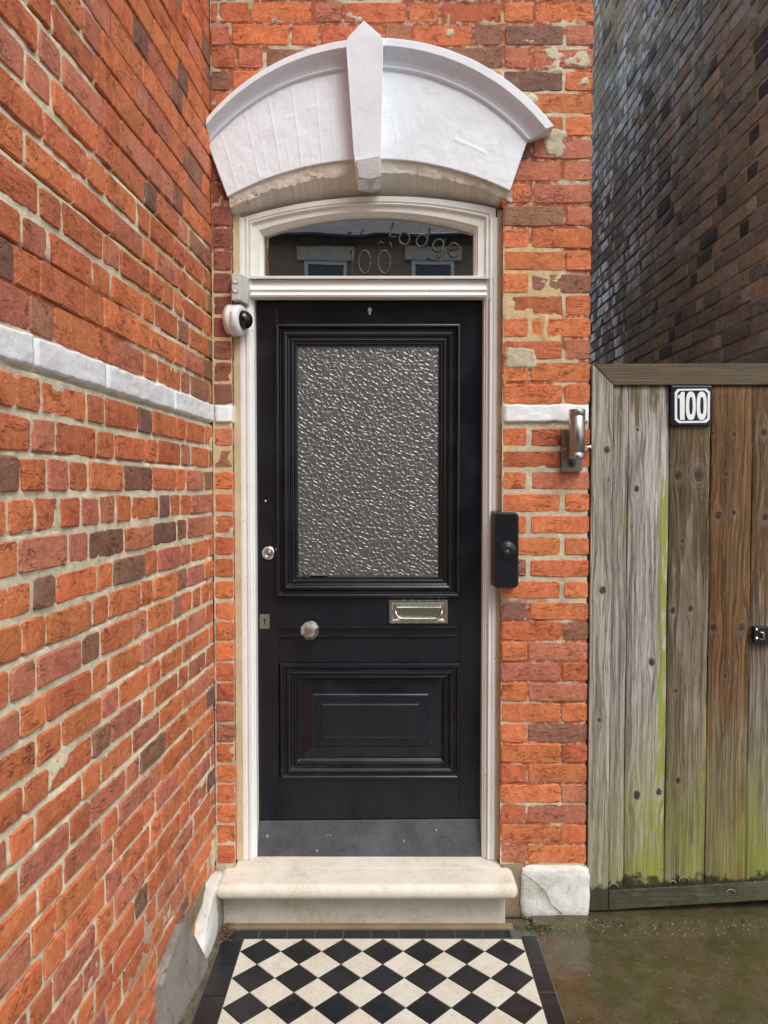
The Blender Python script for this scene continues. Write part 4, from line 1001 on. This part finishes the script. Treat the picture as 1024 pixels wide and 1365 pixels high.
# latch
lt = put('latch', MB().box(X_(1006), X_(1075), YG-.012, YG+.011, zpx(857, YG), zpx(835, YG)), M['iron'], gate, bev=.002)
put('bolt', MB().tube([(X_(1012), YG-.018, zpx(841, YG)), (X_(1016), YG-.022, zpx(842, YG)), (X_(1018), YG-.022, zpx(850, YG)), (X_(1013), YG-.016, zpx(851, YG))], .0035, 8), M['chrome'], lt)
put('screw', MB().lathe((X_(1009), YG-.012, zpx(838.5, YG)), (0,-1,0), [(0,.005),(.002,.0045),(.0025,0)], 12), M['chrome'], lt)
put('screw', MB().lathe((X_(1009.5), YG-.012, zpx(850, YG)), (0,-1,0), [(0,.006),(.002,.0055),(.0025,0)], 12), M['chrome'], lt)
put('wood_block', MB().box(X_(1004.5), X_(1014), YG+.0, YG+.012, zpx(858, YG), zpx(852, YG)), wT, lt, bev=.001)
# number plate
YN = YG-.0
npl = thing('house_number', 'dark blue enamel plate with a white 100 at the top of the gate', 'house number', (X_(921), YN, zpx(540, YG)))
n0, nz1 = G(894.5, 514.5); n1_, nz0 = G(948, 567)
pl = put('plate', MB().box(n0, n1_, YN-.003, YG+.010, nz0, nz1), M['navy'], npl, bev=.0015)
def poly_ring(pts_o, pts_i, y):
    return MB().rings([[(x, y+.0012, z) for x, z in pts_o], [(x, y, z) for x, z in pts_o], [(x, y, z) for x, z in pts_i], [(x, y+.0012, z) for x, z in pts_i]])
def nq(x, y): return G(880+x/12.8, 500+y/12.8)       # from the enlarged crop
oo = [nq(*a) for a in ((290,240),(780,232),(845,290),(838,760),(775,815),(310,820),(245,765),(243,300))]
ii = [nq(*a) for a in ((330,268),(750,262),(805,310),(800,735),(735,780),(330,785),(285,740),(285,320))]
put('border', poly_ring(oo, ii, YN-.0042), M['enamel'], npl)
put('digit', MB().prism([nq(*a) for a in ((352,288),(412,286),(412,765),(332,768),(330,392),(300,396),(298,352),(335,330))], YN-.0042, YN-.003), M['enamel'], npl)
def sup(cx, cy, rx, ry, n=28, e=.75):
    out = []
    for i in range(n):
        t = 2*math.pi*i/n; c, s = math.cos(t), math.sin(t)
        out.append(nq(cx+rx*math.copysign(abs(c)**e, c), cy-ry*math.copysign(abs(s)**e, s)))
    return out
put('digit', poly_ring(sup(517,525,84,242), sup(520,525,30,152), YN-.0042), M['enamel'], npl)
put('digit', poly_ring(sup(703,525,86,242), sup(706,520,30,148), YN-.0042), M['enamel'], npl)

# ------------------------------------------------------------------ wall lamp, bell, camera, junction box
lamp = thing('wall_light', 'brushed steel cylinder wall light with a sensor on the brick pier beside the gate', 'wall light', (.68, YC, 1.75))
def Q(px, py, Y): return P(px, py, Y)
a_, c_ = Q(749.5,572,2.735), Q(776.5,628,2.735)
bp = put('back_plate', MB().box(a_.x, c_.x, 2.735, YC+.004, c_.z, a_.z), M['steel'], lamp, bev=.0015)
sq = Q(762, 617.5, 2.735)
put('sensor', MB().lathe(sq, (0,-1,0), [(-.001,.0150),(.001,.0150),(.0015,.0135),(-.0005,.012),(-.0005,0)], 24), M['black'], lamp)
put('sensor_lens', MB().lathe(sq+Vector((0,-.0005,0)), (0,-1,0), [(0,.010),(.004,.008),(.006,.004),(.0065,0)], 20), plain('lens', (.02,.02,.02), .15), lamp)
ct, cb = Q(769.5,546,2.690), Q(769.5,612,2.690); rc = .0285
hz = ct.z-cb.z
put('cylinder', MB().lathe((ct.x, 2.69, cb.z), (0,0,1), [(0,rc*.8),(0,rc*.97),(.002,rc),(hz*.12,rc),(hz*.123,rc*.975),(hz*.127,rc),(hz*.86,rc),(hz*.863,rc*.975),(hz*.867,rc),(hz-.002,rc),(hz,rc*.96),(hz-.004,rc*.8)], 40, cap0=True), M['steel'], lamp)
put('arm', MB().box(ct.x-.012, ct.x+.010, 2.71, 2.738, cb.z+.04, ct.z-.06), M['steel'], lamp, bev=.001)
sc_ = Q(753.5, 598.5, 2.733); put('screw', MB().lathe(sc_, (0,-1,0), [(0,.0035),(.0015,.003),(.002,0)], 10), M['chrome'], lamp)
cg = Q(784, 596, 2.748); put('cable_clip', MB().lathe(cg, (1,0,.1), [(-.012,.004),(0,.005),(.010,.006),(.012,.003)], 12, cap0=True), M['white_plastic'], lamp)
bell = thing('doorbell', 'black rounded doorbell unit with a round button on the edge of the brick pier', 'doorbell', (.45, 2.75, 1.35))
bt, bb = Q(661,683,2.715), Q(691.5,784,2.715)
def rrect(x0, x1, z0, z1, r, n=6, left=True):
    out = []
    for cx, cz, a0, rr in ((x1-r, z0+r, -90, r), (x1-r, z1-r, 0, r), (x0+(.3*r if left else r), z1-(.3*r if left else r), 90, .3*r if left else r), (x0+(.3*r if left else r), z0+(.3*r if left else r), 180, .3*r if left else r)):
        for i in range(n+1):
            t = math.radians(a0+90*i/n); out.append((cx+rr*math.cos(t), cz+rr*math.sin(t)))
    return out
rp = rrect(bt.x-.0, bb.x, bb.z, bt.z, .018)
cxb = (bt.x+bb.x)/2; czb = (bt.z+bb.z)/2
shr = lambda k: [(cxb+(x-cxb)*(1-k/ .042), czb+(z-czb)*(1-k/.14)) for x, z in rp]
put('case', MB().rings([[(x, 2.755, z) for x, z in rp], [(x, 2.719, z) for x, z in rp], [(x, 2.7155, z) for x, z in shr(.0025)], [(x, 2.7145, z) for x, z in shr(.006)]], True, True, False), M['black'], bell)
put('side_mount', MB().add([(bt.x-.001,2.722,bb.z+.004),(bt.x+.03,2.722,bb.z+.004),(bt.x+.03,2.80,bb.z-.0),(bt.x-.004,2.80,bb.z-.0),(bt.x-.001,2.722,bt.z-.004),(bt.x+.03,2.722,bt.z-.004),(bt.x+.03,2.80,bt.z+.004),(bt.x-.004,2.80,bt.z+.004)], [(0,3,2,1),(4,5,6,7),(0,1,5,4),(1,2,6,5),(2,3,7,6),(3,0,4,7)]), M['dark_side'], bell, bev=.003)
bq = Q(676.5, 733.5, 2.7145)
put('button_ring', MB().lathe(bq, (0,-1,0), [(-.001,.0325),(.002,.0325),(.004,.030),(.003,.026),(.006,.0245),(.007,.022)], 32, cap1=False), M['black'], bell)
put('button', MB().lathe(bq+Vector((0,-.004,0)), (0,-1,0), [(-.002,.0225),(.003,.0225),(.010,.019),(.012,.015),(.010,.010),(.010,.0)], 28), plain('glossy_black_plastic', (.02,.02,.022), .15), bell)
jb = thing('junction_box', 'small pale grey junction box with two round knockouts above the dome camera', 'junction box', (-.54, 2.76, 2.43))
j0, j1 = Q(308.5,364,2.725), Q(320.5,400,2.725); j2 = Q(332, 402, 2.80)
v = [(j0.x, 2.725, j1.z), (j1.x, 2.725, j1.z), (j2.x, 2.775, j1.z-.004), (j2.x, 2.81, j1.z-.004), (j0.x, 2.81, j1.z-.004)]
v2 = [(x, y, j0.z+(.002 if y > 2.75 else -.001)) for x, y, z in v]
put('box', MB().rings([v, v2], True, True), M['grey_plastic'], jb, bev=.003)
for py in (374, 386.5):
    q = Q(314, py, 2.725); put('knockout', MB().lathe(q, (0,-1,0), [(-.001,.0125),(.002,.012),(.003,.009),(.0022,.0075),(.0022,0)], 20), M['grey_plastic'], jb)
dc = thing('security_camera', 'white dome security camera with a black dome fixed left of the door', 'camera', (-.55, 2.77, 2.31))
ax = Vector((1, -.30, -.03)).normalized(); c0 = Vector((-.556, 2.775, Q(318,426,2.76).z))
base = put('base', MB().lathe(c0, ax, [(-.01,.0575),(.006,.0585),(.012,.0575),(.013,.0565),(.016,.0575),(.034,.0565),(.041,.052),(.044,.044)], 40, cap0=True), M['white_plastic'], dc)
put('dome', MB().lathe(c0+ax*.042, ax, [(0,.036)]+[(.002+.034*math.sin(math.radians(a)), .035*math.cos(math.radians(a))) for a in range(0, 90, 9)]+[(.0362,.002)], 36), M['dome'], dc)
mk = MB()
side = ax.cross(Vector((0,0,1))).normalized()
for i in range(6):
    dz = -.014+.006*i; q = c0+ax*.024+Vector((0,-1,0))*.0 ; y_ = -math.sqrt(max(.0572**2-dz**2, 0))
    n_dir = Vector((ax.y, -ax.x, 0)).normalized()
    if n_dir.y > 0: n_dir = -n_dir
    pt = q+n_dir*(-y_)+Vector((0,0,dz)); 
    mk.box(pt.x-.0022, pt.x+.0022, pt.y-.0008, pt.y+.001, pt.z-.0018, pt.z+.0018)
put('marking', mk, plain('grey_print', (.25,.25,.26), .6), dc)
cb_ = MB().tube([c0+Vector((.025,-.0,.05)), c0+Vector((.028,.0,.075)), c0+Vector((.024,.0,.10))], .006, 8)
put('cable', cb_, M['white_plastic'], dc)

# ------------------------------------------------------------------ houses across the street (seen in the fanlight)
def wall_tex(name, ca, cb, mo):
    b = NB(name); p = b.n('NewGeometry').outputs['Position']
    s = b.n('SeparateXYZ', None, Vector=p).outputs; v = b.n('CombineXYZ', None, X=s[0], Y=s[2], Z=0.).outputs[0]
    t = b.n('TexBrick', {'offset':.5}, Vector=v, Color1=(*ca,1), Color2=(*cb,1), Mortar=(*mo,1), Scale=1., Mortar_Size=.006, Brick_Width=.225, Row_Height=.075)
    return b.bsdf(Base_Color=t.outputs[0], Roughness=.85)
opp_w = wall_tex('opposite_brick', (.34,.25,.18), (.27,.20,.15), (.36,.33,.28)); opp_s = wall_tex('opposite_slate', (.17,.175,.19), (.11,.115,.125), (.05,.05,.055))
YH = -12.0
def opp_house(x0, x1, label):
    h = thing('terraced_house', label, 'house', ((x0+x1)/2, YH, -.02), 'terraced houses across the street')
    put('wall', MB().box(x0, x1, YH-.3, YH, 0, 7.45), opp_w, h)
    put('wall', MB().box(x0, x1, YH-8, YH-7.7, 0, 7.45), opp_w, h)
    put('roof', MB().add([(x0,YH+.35,7.35),(x1,YH+.35,7.35),(x1,YH-4,10.2),(x0,YH-4,10.2),(x0,YH-8.35,7.35),(x1,YH-8.35,7.35)], [(0,1,2,3),(3,2,5,4)]), opp_s, h)
    put('gutter', MB().tube([(x0,YH+.40,7.36),(x1,YH+.40,7.36)], .06, 8), M['black'], h)
    cxm = (x0+x1)/2
    for zz, hh in ((4.98,1.9),(1.0,2.0)):
        for wx in (cxm-1.25, cxm+1.25):
            w = put('window', MB().box(wx-.50, wx-.42, YH+.0, YH+.08, zz, zz+hh).box(wx+.42, wx+.50, YH, YH+.08, zz, zz+hh).box(wx-.42, wx+.42, YH, YH+.08, zz+hh-.08, zz+hh).box(wx-.42, wx+.42, YH, YH+.08, zz, zz+.08).box(wx-.42, wx+.42, YH+.01, YH+.07, zz+hh/2-.03, zz+hh/2+.03), M['hood'], h)
            put('pane', MB().box(wx-.42, wx+.42, YH+.02, YH+.03, zz+.08, zz+hh-.08), plain('window_dark', (.06,.07,.08), .1), w)
            put('lintel', MB().box(wx-.66, wx+.66, YH, YH+.14, zz+hh, zz+hh+.32), paint('lintel_stone', (.60,.57,.50), .8), h)
    put('chimney', MB().box(x0-.4, x0+.4, YH-4.5, YH-3.6, 9.6, 11.4), opp_w, h)
opp_house(-7.6, -2.6, 'left terraced house across the street with slate roof and white sash windows')
opp_house(-2.6, 2.4, 'middle terraced house across the street with slate roof and white sash windows')
opp_house(2.4, 7.4, 'right terraced house across the street with slate roof and white sash windows')
